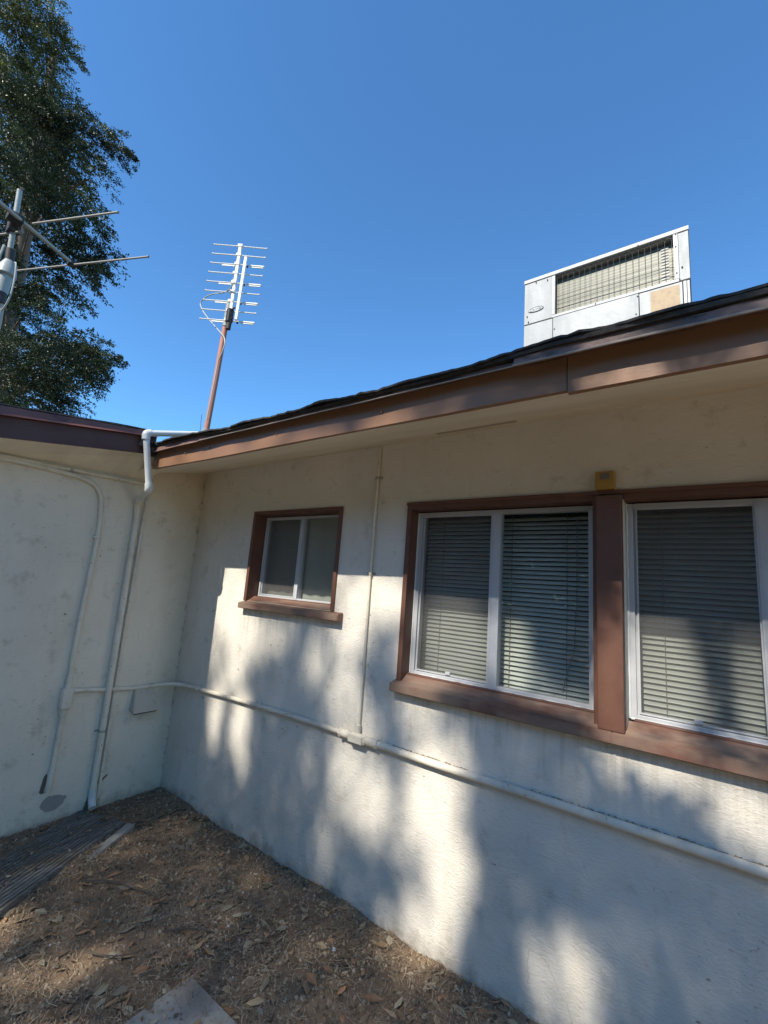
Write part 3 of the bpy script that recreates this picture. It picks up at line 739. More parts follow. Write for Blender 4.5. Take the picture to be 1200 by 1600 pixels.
# conduit tucked under the side soffit
c3 = thing('eave_conduit', 'thin painted conduit running along the side wall directly under the soffit', 'conduit', (.016, -.47, 2.16))
MB().tube([(.016, -5.9, 2.09), (.016, -1.5, 2.128), (.016, -1.05, 2.140), (.016, -.75, 2.152), (.016, -.475, 2.160), (.016, -.452, 2.158)], .0115, 10).build('pipe', M['conduit'], c3, True)
strap(c3, (.016, -.93, 2.145), 'z', .012, M['old_metal'], 'x')
# white PVC drain from the roof
dr = thing('drain_pipe', 'white plastic drain pipe stepping over the eave and down the side wall to the soil', 'drain pipe', (.03, -.47, .07))
dn = MB(); dn.tube(bend_path([(.418, -.36, 2.515), (.392, -.690, 2.414), (.390, -.612, 2.062), (.03, -.505, 2.020)], .028, 6), .0195, 16); dn.build('pipe', M['pvc'], dr, True)
for a, b_, c in (((.394, -.662, 2.424), (.392, -.690, 2.414), (.3915, -.684, 2.375)), ((.3915, -.620, 2.10), (.390, -.612, 2.062), (.355, -.602, 2.058))):
    MB().tube(bend_path([a, b_, c], .02, 6), .0245, 16).build('elbow', M['pvc'], dr, True)
MB().tube(bend_path([(.10, -.527, 2.029), (.028, -.500, 2.020), (.028, -.494, 1.95)], .03, 6), .024, 16).build('elbow', M['conduit'], dr, True)
MB().tube([(.028, -.494, 1.96), (.028, -.485, 1.2), (.028, -.472, .13)], .0195, 16).build('pipe', M['conduit'], dr, True)
MB().tube(bend_path([(.028, -.472, .15), (.030, -.470, .09), (.075, -.478, .055)], .03, 6), .0225, 16).build('spout', M['pvc'], dr, True)
strap(dr, (.028, -.476, .50), 'z', .0195, M['old_metal'], 'x'); strap(dr, (.028, -.491, 1.72), 'z', .0195, wall='x')
# small pipe beside it
sp = thing('small_pipe', 'thin painted pipe clinging to the wall just right of the white drain pipe', 'pipe', (.014, -.43, .08))
MB().tube([(.012, -.432, 2.20), (.012, -.438, 1.86), (.012, -.436, 1.0), (.012, -.428, .10)], .0105, 10).build('pipe', M['conduit'], sp, True)
for z in (1.80, 1.22, 1.16): MB().tube([(.013, -.437, z - .014), (.013, -.437, z + .014)], .0145, 10).build('coupling', M['conduit'], sp, True)
MB().tube(bend_path([(.012, -.428, .13), (.012, -.428, .085), (-.02, -.428, .075)], .02), .0135, 10).build('elbow', M['conduit'], sp, True)
# dryer vent hood
vh = MB(); vh.hexa([(.0005, -.318, .60), (.085, -.322, .585), (.085, -.150, .585), (.0005, -.155, .60), (.0005, -.302, .745), (.022, -.302, .745), (.022, -.165, .745), (.0005, -.165, .745)], .004)
vho = vh.build('vent_hood', painted('vent_paint', (0.50, 0.46, 0.37), (0.30, 0.25, 0.18), .6, 14), None)
tag(vho, 'small sloped white vent hood low on the side wall near the corner', 'vent hood')
fl = MB(); fl.box(.0004, .004, -.335, -.14, .575, .76, .001); fl.build('flange', M['conduit'], vho)
fl = MB(); fl.hexa([(.012, -.31, .592), (.080, -.314, .579), (.080, -.158, .579), (.012, -.162, .592), (.012, -.31, .594), (.080, -.314, .5835), (.080, -.158, .5835), (.012, -.162, .596)]); fl.build('flap', M['interior'], vho)
# yellowed sensor box above the post
sb = thing('sensor_box', 'small yellowed plastic box fixed above the brown window post', 'sensor', (2.945, -.02, 2.01))
q = MB(); q.box(2.908, 2.980, -.034, -.0005, 2.013, 2.090, .004); q.build('body', M['bronze'], sb)
q = MB(); q.box(2.928, 2.962, -.0385, -.0345, 2.055, 2.080, .0015); q.build('lens', M['lens'], sb)

# ================================================================== ROOF AIR CONDITIONER
X0, X1, Y0, Y1, Z0, Z1, ZS = 2.278, 3.262, .90, 1.85, 2.62, 3.838, 3.482
ac = thing('air_conditioner', 'large pale metal air conditioner standing on the roof above the right windows', 'air conditioner', ((X0 + X1) / 2, (Y0 + Y1) / 2, Z0))
OX0, OX1, OZ0, OZ1 = 2.470, 3.185, 3.500, 3.806
q = MB()
q.box(X0, OX0, Y0, Y0 + .03, ZS + .004, Z1 - .03, .002)          # left front panel
q.box(OX1 + .025, X1, Y0, Y0 + .03, ZS + .004, Z1 - .03, .002)
q.box(X0, X0 + .02, Y0 + .031, Y1, ZS, Z1 - .03); q.box(X1 - .02, X1, Y0 + .031, Y1, ZS, Z1 - .03); q.box(X0 + .021, X1 - .021, Y1 - .02, Y1, ZS, Z1 - .03)
q.build('cabinet', M['cabinet'], ac)
q = MB(); q.box(X0 - .004, X1 + .004, Y0 - .006, Y1 + .004, Z1 - .028, Z1, .003); q.build('top_cover', M['cabinet_bright'], ac)
q = MB(); q.box(X0, 2.476, Y0 + .001, Y1, Z0, ZS - .004, .002); q.build('lower_panel', M['cabinet'], ac)
q = MB(); q.box(2.480, 2.995, Y0 - .003, Y1 - .2, Z0, ZS - .004, .002); q.build('lower_panel', M['cabinet'], ac)
q = MB(); q.box(2.999, 3.222, Y0 + .001, Y1, Z0, ZS - .004, .002); q.build('lower_panel', M['cabinet'], ac)
q = MB(); q.box(3.226, 3.243, Y0 - .002, Y1, Z0, ZS - .006, .002); q.box(3.245, 3.258, Y0 + .002, Y1, Z0, ZS - .006, .002); q.build('corner_strip', M['cabinet_bright'], ac)
q = MB(); q.box(3.060, 3.208, Y0 - .0025, Y0 + .0005, 3.22, 3.462); q.build('faded_label', M['sticker'], ac)
q = MB(); q.box(OX0, OX1 + .024, Y0 - .004, Y0 + .02, ZS - .001, OZ0, .002); q.box(OX0 + .0, OX0 + .022, Y0 - .004, Y0 + .02, OZ0 + .002, OZ1 - .002, .002)
q.box(OX1, OX1 + .024, Y0 - .004, Y0 + .02, OZ0 + .002, OZ1 + .002, .002); q.build('opening_frame', M['cabinet_bright'], ac)
q = MB(); q.box(OX0 + .02, OX1 + .01, Y0 + .045, Y0 + .09, OZ0 - .01, OZ1 - .022); q.build('coil', M['coil'], ac)
q = MB()   # return bends of the tubing at the right of the coil
for k in range(13):
    z = OZ0 + .014 + k * .0205; q.tube([(3.118, Y0 + .0455, z), (3.138, Y0 + .0435, z), (3.158, Y0 + .0455, z)], .0050, 8)
q.build('tube_bend', M['antenna'], ac, True)
q = MB(); nW = 20
for k in range(nW):
    x = OX0 + .035 + k * (OX1 - OX0 - .045) / (nW - 1) + .0015 * math.sin(k * 5)
    q.tube([(x, Y0 + .012, OZ0), (x + .002 * math.sin(k * 3), Y0 + .009, (OZ0 + OZ1) / 2), (x, Y0 + .012, OZ1 + .004)], .0011, 6)
for z, z2, r in ((3.605, 3.600, .0020), (3.640, 3.645, .0012), (3.800, 3.800, .0018)):
    q.tube([(OX0 + .01, Y0 + .009, z), (2.7, Y0 + .008, z + .002), (2.95, Y0 + .008, (z + z2) / 2), (OX1 - .05, Y0 + .007, z2 + .004), (OX1 + .005, Y0 + .009, z2 - .008)], r, 6)
q.build('wire_guard', M['wire'], ac)
for x, z in ((2.30, 3.545), (2.44, Z1 - .05), (2.31, 3.50), (2.49, 3.39), (2.98, 3.34), (2.99, 3.46), (3.20, Z1 - .035), (3.197, 3.72), (3.197, 3.54), (3.225, 3.57), (3.21, 3.492), (2.75, 3.491), (2.36, Z1 - .04), (3.0, Z1 - .022)):
    MB().tube([(x, Y0 - .0075, z), (x, Y0 + .003, z)], .004, 8).build('screw', M['dark'], ac)
def logo():
    pl = MB(); cx, cz, a, b_ = 2.362, 3.585, .052, .0165
    ring = [(cx + a * math.cos(t), Y0 - .004, cz + b_ * math.sin(t)) for t in np.linspace(0, 2 * math.pi, 33)]
    v = [pl.b.verts.new(p) for p in ring[:-1]]; v2 = [pl.b.verts.new((p[0], Y0 - .0005, p[2])) for p in ring[:-1]]
    pl.b.faces.new(v)
    for i in range(32): pl.b.faces.new((v[i], v[(i + 1) % 32], v2[(i + 1) % 32], v2[i]))
    o = pl.build('badge', M['cabinet_bright'], ac)
    rm = MB(); rm.tube(ring, .0022, 6, cap=False); rm.build('badge_rim', M['galv'], o, True)
    cu = bpy.data.curves.new('lettering', 'FONT'); cu.body = 'Carrier'; cu.size = .030; cu.align_x = 'CENTER'; cu.align_y = 'CENTER'; cu.extrude = .0006; cu.shear = .35
    t = bpy.data.objects.new('lettering_tmp', cu); C.objects.link(t)
    bpy.context.view_layer.update(); me = bpy.data.meshes.new_from_object(t); bpy.data.objects.remove(t)
    me.transform(Matrix.Translation((cx, Y0 - .0052, cz)) @ Matrix.Rotation(math.pi / 2, 4, 'X'))
    me.name = 'lettering'; me.materials.clear(); link('lettering', me, o, M['galv'])
logo()
q = MB(); q.tube(bend_path([(3.30, 1.2, 2.9), (3.30, 1.2, 3.33), (3.26, 1.2, 3.36)], .03), .012, 10); q.build('refrigerant_line', M['pvc'], ac, True)

# ================================================================== ANTENNAS
def right_antenna():
    t = thing('tv_antenna', 'white ladder-like television antenna on a rusty painted mast above the roof valley', 'antenna', (.412, -.30, 2.45))
    MB().tube([(.410, -.30, 2.45), (.440, -.30, 2.95), (.464, -.30, 3.43)], .0195, 14).build('mast', M['mast'], t, True)
    MB().tube([(.463, -.30, 3.36), (.470, -.30, 3.545)], .0225, 14).build('mast_sleeve', M['galv'], t, True)
    f = MB(); f.tube([(.409, -.30, 2.44), (.414, -.30, 2.57)], .029, 12); f.box(.36, .46, -.35, -.25, 2.47, 2.50, .004); f.tube([(.36, -.31, 2.56), (.455, -.29, 2.565)], .006, 8); f.build('mast_foot', M['galv'], t, True)
    MB().tube([(.345, -.30, 2.50), (.33, -.30, 2.63), (.325, -.30, 2.70)], .0018, 5).build('loose_wire', M['dark'], t)
    e1 = Vector((.8065, .5912, 0)); bA = Vector((.486, -.30, 3.404)); bB = Vector((.506, -.30, 4.017))
    up = (bB - bA).normalized(); fw = Vector((.5912, -.8065, 0))     # towards the viewer side
    boom = MB(); a = bA + up * .09
    def bar(mb, p, q, hx, hy):
        pts = []
        for c in (p, q):
            for s1, s2 in ((-1, -1), (1, -1), (1, 1), (-1, 1)): pts.append(c + e1 * hx * s1 + fw * hy * s2)
        mb.hexa(pts, .0015)
    bar(boom, a + e1 * .008, bB, .011, .011); boom.build('boom', M['antenna'], t)
    b2 = MB(); bar(b2, Vector((.562, -.285, 3.392)), Vector((.574, -.285, 3.905)), .010, .009); b2.build('second_boom', M['antenna'], t)
    n = 9
    for i in range(n):
        c = bA + (bB - bA) * (i / (n - 1)) + e1 * (-.0065 * (8 - i) / 8); hl = .203
        el = MB(); dr = Vector((0, 0, -.004))
        el.tube([c - e1 * hl, c + e1 * .0, c + e1 * hl + dr], .0042, 8)
        el.tube([c - e1 * hl, c - e1 * (hl - .008)], .0065, 8); el.tube([c + e1 * hl + dr, c + e1 * (hl - .008) + dr], .0065, 8)
        eo = el.build('element', M['antenna'], t, True)
        cl = MB(); bar(cl, c - up * .010, c + up * .012, .018, .014); cl.build('clamp', M['antenna'], eo)
        if i % 2 == 0 and i < 8:
            for s0, s1, dz in ((-.115, -.02, -.003), (.10, .195, -.008)):
                p0 = c + e1 * s0; p1 = c + e1 * s1
                bt = Vector((0, 0, .011)); pl = MB()
                pl.hexa([p0 - bt + dr, p1 - bt + dr, p1 - bt + dr - fw * .006, p0 - bt + dr - fw * .006, p0 + bt * .5, p1 + bt * .5, p1 + bt * .5 - fw * .006, p0 + bt * .5 - fw * .006])
                pl.build('flat_blade', M['antenna'], eo)
            k = MB(); k.box(-.006, .006, -.006, .006, -.006, .006); 
            bmesh.ops.translate(k.b, verts=k.b.verts, vec=c + e1 * .075 + Vector((0, 0, -.012))); k.build('insulator', M['dark'], eo)
    k = MB(); k.box(.482, .520, -.325, -.28, 3.38, 3.49, .008); k.tube([(.455, -.30, 3.39), (.545, -.30, 3.41)], .006, 8); k.tube([(.455, -.30, 3.47), (.545, -.30, 3.49)], .006, 8); k.tube([(.500, -.30, 3.33), (.505, -.30, 3.40)], .018, 12)
    k.build('bracket', M['dark'], t)
    cb = MB(); W = [(.505, -.325, 3.72), (.552, -.33, 3.665), (.444, -.33, 3.626), (.239, -.33, 3.695), (.090, -.33, 3.679), (.155, -.33, 3.581), (.28, -.33, 3.458), (.455, -.33, 3.304), (.537, -.33, 3.227), (.535, -.33, 3.151), (.489, -.33, 3.077), (.481, -.33, 3.039), (.473, -.33, 2.893), (.45, -.33, 2.62)]
    cb.tube(smooth_path(W, 3), .0042, 8); cb.build('cable', M['cable'], t, True)
right_antenna()
def left_antenna():
    t = thing('rotating_antenna', 'older grey antenna with long rods on a mast with a rotor at the left edge', 'antenna', (-.80, -1.27, 2.60))
    MB().tube([(-.80, -1.27, 2.60), (-.80, -1.302, 3.46)], .018, 14).build('mast', M['old_metal'], t, True)
    MB().tube([(-.80, -1.325, 3.78), (-.80, -1.352, 4.285)], .0175, 14).build('upper_tube', M['galv'], t, True)
    r = MB(); c = Vector((-.80, -1.315, 3.55))
    r.tube([c + Vector((0, 0, -.10)), c + Vector((0, 0, -.05)), c + Vector((0, 0, .03)), c + Vector((0, 0, .045)), c + Vector((0, 0, .10)), c + Vector((0, 0, .16))], [.036, .04, .042, .062, .056, .03], 20)
    ro = r.build('rotor', M['galv'], t, True)
    r = MB(); r.tube([c + Vector((0, 0, -.18)), c + Vector((0, 0, -.10))], .034, 14); MB().tube([c + Vector((.0, -.06, .11)), c + Vector((0, -.045, .26))], .009, 8).build('stay', M['galv'], ro, True); r.build('rotor_neck', M['dark'], ro, True); MB().tube([c + Vector((0, 0, .15)), c + Vector((0, -.008, .25))], .030, 12).build('rotor_neck', M['dark'], ro, True)
    # boom and rods (level, z close to 3.98)
    bo = MB(); bo.tube([(-.40, -1.90, 3.985), (-.612, -1.461, 3.985), (-.857, -.925, 3.98)], .0145, 12); bo.build('boom', M['old_metal'], t, True)
    k = MB(); k.box(-.74, -.66, -1.40, -1.31, 3.965, 4.02, .004); k.box(-.84, -.76, -1.37, -1.30, 3.93, 4.03, .006)
    k.tube([(-.80, -1.30, 3.95), (-.68, -1.36, 3.985)], .012, 8); k.tube([(-.80, -1.30, 4.01), (-.66, -1.36, 4.01)], .006, 8); k.build('boom_clamp', M['dark'], t, True)
    k = MB(); k.box(-.885, -.830, -.965, -.905, 3.965, 3.998, .003); k.build('rod_clamp', M['dark'], t)
    u = Vector((1.212, .522, 0)).normalized()
    for c0, a, b_ in ((Vector((-.857, -.935, 3.972)), -.58, .735), (Vector((-.640, -1.255, 4.00)), -.02, .73), (Vector((-.760, -1.32, 3.93)), -.75, 0.06), (Vector((-.47, -1.75, 4.0)), -.7, .08)):
        el = MB(); el.tube([c0 + u * a, c0 + u * (a + b_) / 2, c0 + u * b_], .0075, 10); el.tube([c0 + u * (b_ - .012), c0 + u * b_], .010, 8); el.tube([c0 + u * (b_ * .5 - .004), c0 + u * (b_ * .5 + .004)], .0095, 8)
        el.build('rod', M['old_metal'], t, True)
    W = [(-.76, -1.29, 3.70), (-.715, -1.29, 3.68), (-.70, -1.28, 3.55), (-.705, -1.28, 3.40), (-.76, -1.29, 3.32), (-.84, -1.31, 3.30), (-.83, -1.30, 3.15), (-.815, -1.29, 2.8)]
    MB().tube(smooth_path(W, 3), .0055, 8).build('cable', M['cable'], t, True)
left_antenna()

# ================================================================== GROUND OBJECTS
def grooved_board():
    A = Vector((-.02, -.50)); B = Vector((.305, -.385)); d = Vector((.335, -.60)).normalized(); Ln = 1.5
    acr = (B - A); wd = acr.length; acr.normalize()
    m = MB(); n = 15; step = wd / n
    for i in range(n):
        j = random.uniform(-.012, .012); h = .030 + .002 * random.uniform(-1, 1)
        p0 = A + acr * (i * step + .0015) - d * j; p1 = A + acr * ((i + 1) * step - .0035) - d * j
        z0 = -.01
        e0, e1_ = p0 + d * Ln, p1 + d * Ln
        m.hexa([(p0.x, p0.y, z0), (p1.x, p1.y, z0), (e1_.x, e1_.y, z0), (e0.x, e0.y, z0), (p0.x, p0.y, h), (p1.x, p1.y, h), (e1_.x, e1_.y, h), (e0.x, e0.y, h)], .002)
    p0 = A; p1 = B; e0 = A + d * Ln; e1_ = B + d * Ln
    m.hexa([(p0.x, p0.y, -.015), (p1.x, p1.y, -.015), (e1_.x, e1_.y, -.015), (e0.x, e0.y, -.015), (p0.x, p0.y, .024), (p1.x, p1.y, .024), (e1_.x, e1_.y, .024), (e0.x, e0.y, .024)])
    o = m.build('grooved_board', M['oldwood'])
    o.data.transform(Matrix.Translation((-.15, .75, 0)))
    return o
o = grooved_board(); o.location = (.15, -.75, 0)
tag(o, 'dark weathered grooved board lying on the soil beside the side wall', 'board')
m = MB(); d = Vector((.335, -.60)).normalized(); p = Vector((.335, -.378)); s_ = Vector((.045, .022))
q0, q1 = p, p + s_; q2, q3 = p + s_ + d * .42, p + d * .42
m.hexa([(q0.x, q0.y, -.01), (q1.x, q1.y, -.01), (q2.x, q2.y, -.01), (q3.x, q3.y, -.01), (q0.x, q0.y, .026), (q1.x, q1.y, .024), (q2.x, q2.y, .012), (q3.x, q3.y, .014)], .003)
o = m.build('edging_strip', M['patch']); tag(o, 'short grey edging strip half buried beside the grooved board', 'edging')
m = MB(); m.box(1.592, 2.05, -1.18, -.715, -.03, .030, .006)
o = m.build('paving_slab', M['cement']); tag(o, 'grey concrete paving slab at the bottom edge, its corner pointing at the wall', 'paving slab')
# twigs and a few separate leaves that stand out
def twig(pts, r, label):
    P = smooth_path([(x, y, gz(x, y) + .012 + h) for x, y, h in pts], 2)
    o = MB().tube(P, [r * (1 - .6 * i / len(P)) for i in range(len(P))], 6).build('twig', M['bark'], None, True)
    return tag(o, label, 'twig', 'twigs on the soil')
twig([(.70, -.76, .006), (.80, -.66, .01), (.93, -.62, .012), (1.03, -.58, .01), (1.12, -.585, 0)], .0045, 'long curved grey twig on the soil near the grooved board')
twig([(1.28, -.66, 0), (1.36, -.58, .01), (1.45, -.52, .004)], .004, 'short dark twig on the soil in the middle of the yard')
twig([(1.18, -.92, .004), (1.28, -.86, .008), (1.33, -.78, .004)], .0032, 'pale straight twig on the soil left of the paving slab')

def litter():
    n = 120000
    x = rng.uniform(.0, 3.1, n); y = -np.abs(rng.uniform(.0, 2.2, n)) - .004
    # only where the soil is open
    z = np.array([gz(a, b_) for a, b_ in zip(x, y)])
    # board / slab keep most of their surface clear
    d = np.array([.335, -.60]); d /= np.linalg.norm(d); acr = np.array([.325, .115]); wd = np.linalg.norm(acr); acr /= wd
    rx, ry = x + .02, y + .50; al = rx * d[0] + ry * d[1]; ac_ = rx * acr[0] + ry * acr[1]
    onb = (al > -.02) & (al < 1.5) & (ac_ > -.01) & (ac_ < wd * 1.0)
    ons = (x > 1.585) & (x < 2.06) & (y < -.705) & (y > -1.19)
    keep = ~(onb | ons) | (rng.random(n) < .12); x, y, z = x[keep], y[keep], z[keep]; onb = onb[keep]; ons = ons[keep]
    z = np.where(onb | ons, .033, z); n = len(x)
    # clumpiness
    cl = np.array([noise.noise(Vector((a * 3, b_ * 3, 11))) for a, b_ in zip(x, y)])
    near = np.exp(np.minimum(-np.abs(y) / .08, 0))
    keep = rng.random(n) < (.62 + .7 * cl + .5 * near); x, y, z = x[keep], y[keep], z[keep]; n = len(x)
    kind = rng.random(n)
    V = []; F = []; K = []
    pal_leaf = np.array([[.46, .31, .17], [.52, .38, .22], [.34, .22, .13], [.50, .42, .28], [.52, .29, .15], [.24, .17, .11], [.42, .33, .22], [.22, .16, .11]])
    pal_straw = np.array([[.62, .51, .34], [.52, .41, .27], [.40, .30, .20], [.30, .22, .15]])
    pal_peb = np.array([[.42, .32, .21], [.56, .43, .29], [.20, .14, .09], [.33, .23, .14]])
    verts = []; faces = []; cols = []; c0 = 0
    for i in range(n):
        px, py, pz = x[i], y[i], z[i]; a = random.uniform(0, 6.283); k = kind[i]
        ca, sa = math.cos(a), math.sin(a)
        if k < .055:      # leaf: 2 quads folded on the midrib
            l = random.choice((.006, .008, .010, .013, .018, .026, .032)) * random.uniform(.8, 1.2); wv = l * random.uniform(.28, .5); cu = random.uniform(-.4, .9) * l * .4; ti = random.uniform(-.5, .5)
            def P(u, v, h): 
                X = u * ca - v * sa; Y = u * sa + v * ca; return (px + X, py + Y, pz + .004 + max(0, h + ti * v))
            vs = [P(-l, 0, cu * .6), P(-l * .2, wv, cu * .2 + wv * .4), P(l * .45, wv * .7, cu * .1 + wv * .3), P(l, 0, cu), P(l * .45, -wv * .7, wv * .3), P(-l * .2, -wv, wv * .4)]
            verts += vs; faces += [(c0, c0 + 1, c0 + 2, c0 + 3), (c0, c0 + 3, c0 + 4, c0 + 5)]; c0 += 6
            c = pal_leaf[random.randrange(8)] * random.uniform(.55, 1.0); cols += [c, c * .85]
        elif k < .46:    # straw
            l = random.choice((.006, .010, .014, .020, .032)) * random.uniform(.7, 1.3); r = random.uniform(.0004, .0010); bend = random.uniform(-.4, .4) * l
            pts = [(-l, 0), (0, bend), (l, 0)]; hz = [random.uniform(0, .010), random.uniform(.004, .014), random.uniform(0, .010)]
            for (u, v_), h in zip(pts, hz):
                for s in (-1, 1):
                    vv = v_ + s * r; verts.append((px + u * ca - vv * sa, py + u * sa + vv * ca, pz + .002 + h))
            faces += [(c0, c0 + 2, c0 + 3, c0 + 1), (c0 + 2, c0 + 4, c0 + 5, c0 + 3)]; c0 += 6
            c = pal_straw[random.randrange(4)] * random.uniform(.35, 1.05); cols += [c, c]
        else:            # crumb, pebble or chip
            s = random.choice((.002, .002, .003, .004, .006, .009)) * random.uniform(.7, 1.3)
            pts = [(ca * s, sa * s, 0), (-sa * s * .8, ca * s * .8, 0), (-ca * s, -sa * s, 0), (sa * s * .8, -ca * s * .8, 0)]
            top = random.uniform(.5, .9) * s
            for q in pts: verts.append((px + q[0], py + q[1], pz - .001))
            for q in pts: verts.append((px + q[0] * .55, py + q[1] * .55, pz + top))
            faces += [(c0 + 4, c0 + 5, c0 + 6, c0 + 7)] + [(c0 + j, c0 + (j + 1) % 4, c0 + 4 + (j + 1) % 4, c0 + 4 + j) for j in range(4)]; c0 += 8
            c = np.array([.62, .62, .58]) if random.random() < .003 else pal_peb[random.randrange(4)] * random.uniform(.5, 1.0)
            cols += [c] * 5
    o = np_mesh('leaf_litter', np.array(verts), np.array(faces), M['litter'], np.array(cols))
    tag(o, 'dry leaves, straw and crumbs scattered over the soil', None, kind='stuff')
litter()

# ================================================================== TREES
def branch_mesh(segs, parent, name='branch'):
    m = MB()
    for pts, r0, r1 in segs:
        P = smooth_path(pts, 2); n = len(P); m.tube(P, [r0 + (r1 - r0) * i / (n - 1) for i in range(n)], 8)
    return m.build(name, M['bark'], parent, True)
LOBES = [(-6.21, -1.17, 11.0, .84), (-5.86, -.74, 10.86, .52), (-5.61, -.42, 10.56, .26), (-6.28, -.84, 10.22, .60), (-6.27, -.75, 9.19, .85), (-5.88, -.25, 9.2, .70), (-5.49, .17, 9.23, .52), (-5.2, .46, 9.13, .24), (-6.65, -.60, 8.16, .60), (-6.1, -.3, 8.0, .26), (-6.80, -.60, 7.17, .40), (-6.7, -.30, 6.35, .50), (-6.3, .06, 6.38, .22), (-6.56, -.04, 5.58, .80), (-6.13, .48, 5.48, .60), (-5.59, .89, 5.23, .33), (-5.41, 1.12, 5.23, .16), (-6.53, .11, 4.65, .80), (-6.22, .52, 4.52, .46)]
def big_tree():
    t = thing('evergreen_tree', 'tall dark evergreen tree with drooping sprays rising behind the side wing at left', 'tree', (-8.3, .3, 0))
    m = MB(); m.tube(smooth_path([(-8.3, .3, -.2), (-8.2, .2, 3), (-8.0, .0, 6), (-7.9, -.1, 9), (-7.8, -.3, 12.5)], 2), [.34 - .28 * i / 16 for i in range(17)], 14) if False else None
    P = smooth_path([(-8.3, .3, -.2), (-8.2, .2, 3), (-8.0, .0, 6), (-7.9, -.1, 9), (-7.8, -.3, 12.5)], 2)
    MB().tube(P, [.34 - .28 * i / (len(P) - 1) for i in range(len(P))], 14).build('trunk', M['bark'], t, True)
    segs = []
    for (x, y, z, r) in LOBES:
        b0 = Vector((-8.0, 0, max(3.2, z - 1.0))); e = Vector((x, y, z)); md = (b0 + e) / 2 + Vector((0, 0, .35))
        e = b0.lerp(e, .72); md = (b0 + e) / 2 + Vector((0, 0, .3 + .25 * noise.noise(e))); segs.append(([b0, md, e], .045, .008))
    branch_mesh(segs, t)
    # extra lobes that fill the crown away from the picture
    lob = list(LOBES); r2 = random.Random(3)
    for k in range(46):
        z = 4.2 + 8.3 * r2.random(); a = r2.uniform(1.7, 5.2); rr = r2.uniform(.6, 2.0) * (1 - .3 * (z - 4) / 9)
        lob.append((-8.7 + math.cos(a) * rr, .2 + math.sin(a) * rr, z, r2.uniform(.5, .70)))
    Ps = []; Ds = []; Lf = []; Cc = []
    tint = np.array([.028, .041, .016]); outer = len(LOBES)
    for li, (x, y, z, r) in enumerate(lob):
        main = li < outer; c = np.array([x, y, z])
        nb = int((52 if main else 22) * (r / .7) ** 1.6) + 6            # drooping boughs of this clump
        u = unit(rng.normal(size=(nb, 3)))
        base = c + u * (r * rng.uniform(.0, .75, nb) ** .8)[:, None] - np.array([.20, .10, 0]) * r
        dirn = unit(u * np.array([1, 1, .55]) * .8 + np.array([.42, .24, -.10]) + rng.normal(size=(nb, 3)) * .30)
        ln = (r * rng.uniform(.35, 1.0, nb) ** 1.0 + .12)
        k = 210 if main else 75                                          # leaves along the bough and its side twigs
        tp = rng.random((nb, k, 1)) ** .8
        if main:
            tip = base + dirn * ln[:, None] * .7
            kp = np.array([noise.noise(Vector(p) * 1.15) > -.30 for p in tip]); base, dirn, ln, nb = base[kp], dirn[kp], ln[kp], int(kp.sum()); tp = tp[:nb]
            if nb == 0: continue
        side = unit(np.cross(dirn, np.array([0, 0, 1.]) + rng.normal(size=(nb, 3)) * .25))
        ntw = 9; tw = np.floor(tp * ntw) / ntw                              # side twigs leave the bough in steps
        sgn = np.where((np.floor(tp * ntw) % 2) == 0, 1.0, -1.0)
        q = rng.random((nb, k, 1)); reach = (.34 * ln[:, None, None] + .03) * (1.05 - tw) ** .8
        P_ = base[:, None] + dirn[:, None] * ln[:, None, None] * (tw + q * .22) + side[:, None] * sgn * reach * q \
            + np.array([0, 0, -1.]) * (ln[:, None, None] * (.42 * tw ** 2) + reach * .55 * q ** 1.5) + rng.normal(size=(nb, k, 3)) * (.013 + .012 * (1 - tw))
        D_ = unit(dirn[:, None] * .5 + side[:, None] * sgn * .5 + rng.normal(size=(nb, k, 3)) * .55 + np.array([0, 0, -.25]))
        P_ = P_.reshape(-1, 3); D_ = D_.reshape(-1, 3); Ps.append(P_); Ds.append(D_)
        sc_ = 1.0 if main else 1.9
        Lf.append(np.stack([rng.uniform(.030, .050, len(P_)) * sc_, rng.uniform(.014, .022, len(P_)) * sc_], 1))
        warm = rng.random((nb, 1, 1)) ** 1.6
        cc = (tint * rng.uniform(.6, 1.3, (nb, 1, 1)) * rng.uniform(.75, 1.25, (nb, k, 1))) * (1 + warm * np.array([.85, .75, .3]))
        if z > 9.9: cc = cc * np.array([2.3, 1.9, 1.15])                  # golden sunlight on the crown top, put into the leaf colour
        Cc.append(cc.reshape(-1, 3))
    Pn = np.concatenate(Ps); Dn = np.concatenate(Ds); lf = np.concatenate(Lf); cc = np.concatenate(Cc)
    Nn = unit(rng.normal(size=Pn.shape))
    V, F = leaf_quads(Pn, Dn, Nn, lf[:, 0], lf[:, 1])
    np_mesh('crown', V, F, M['leaf'], cc, t)
big_tree()

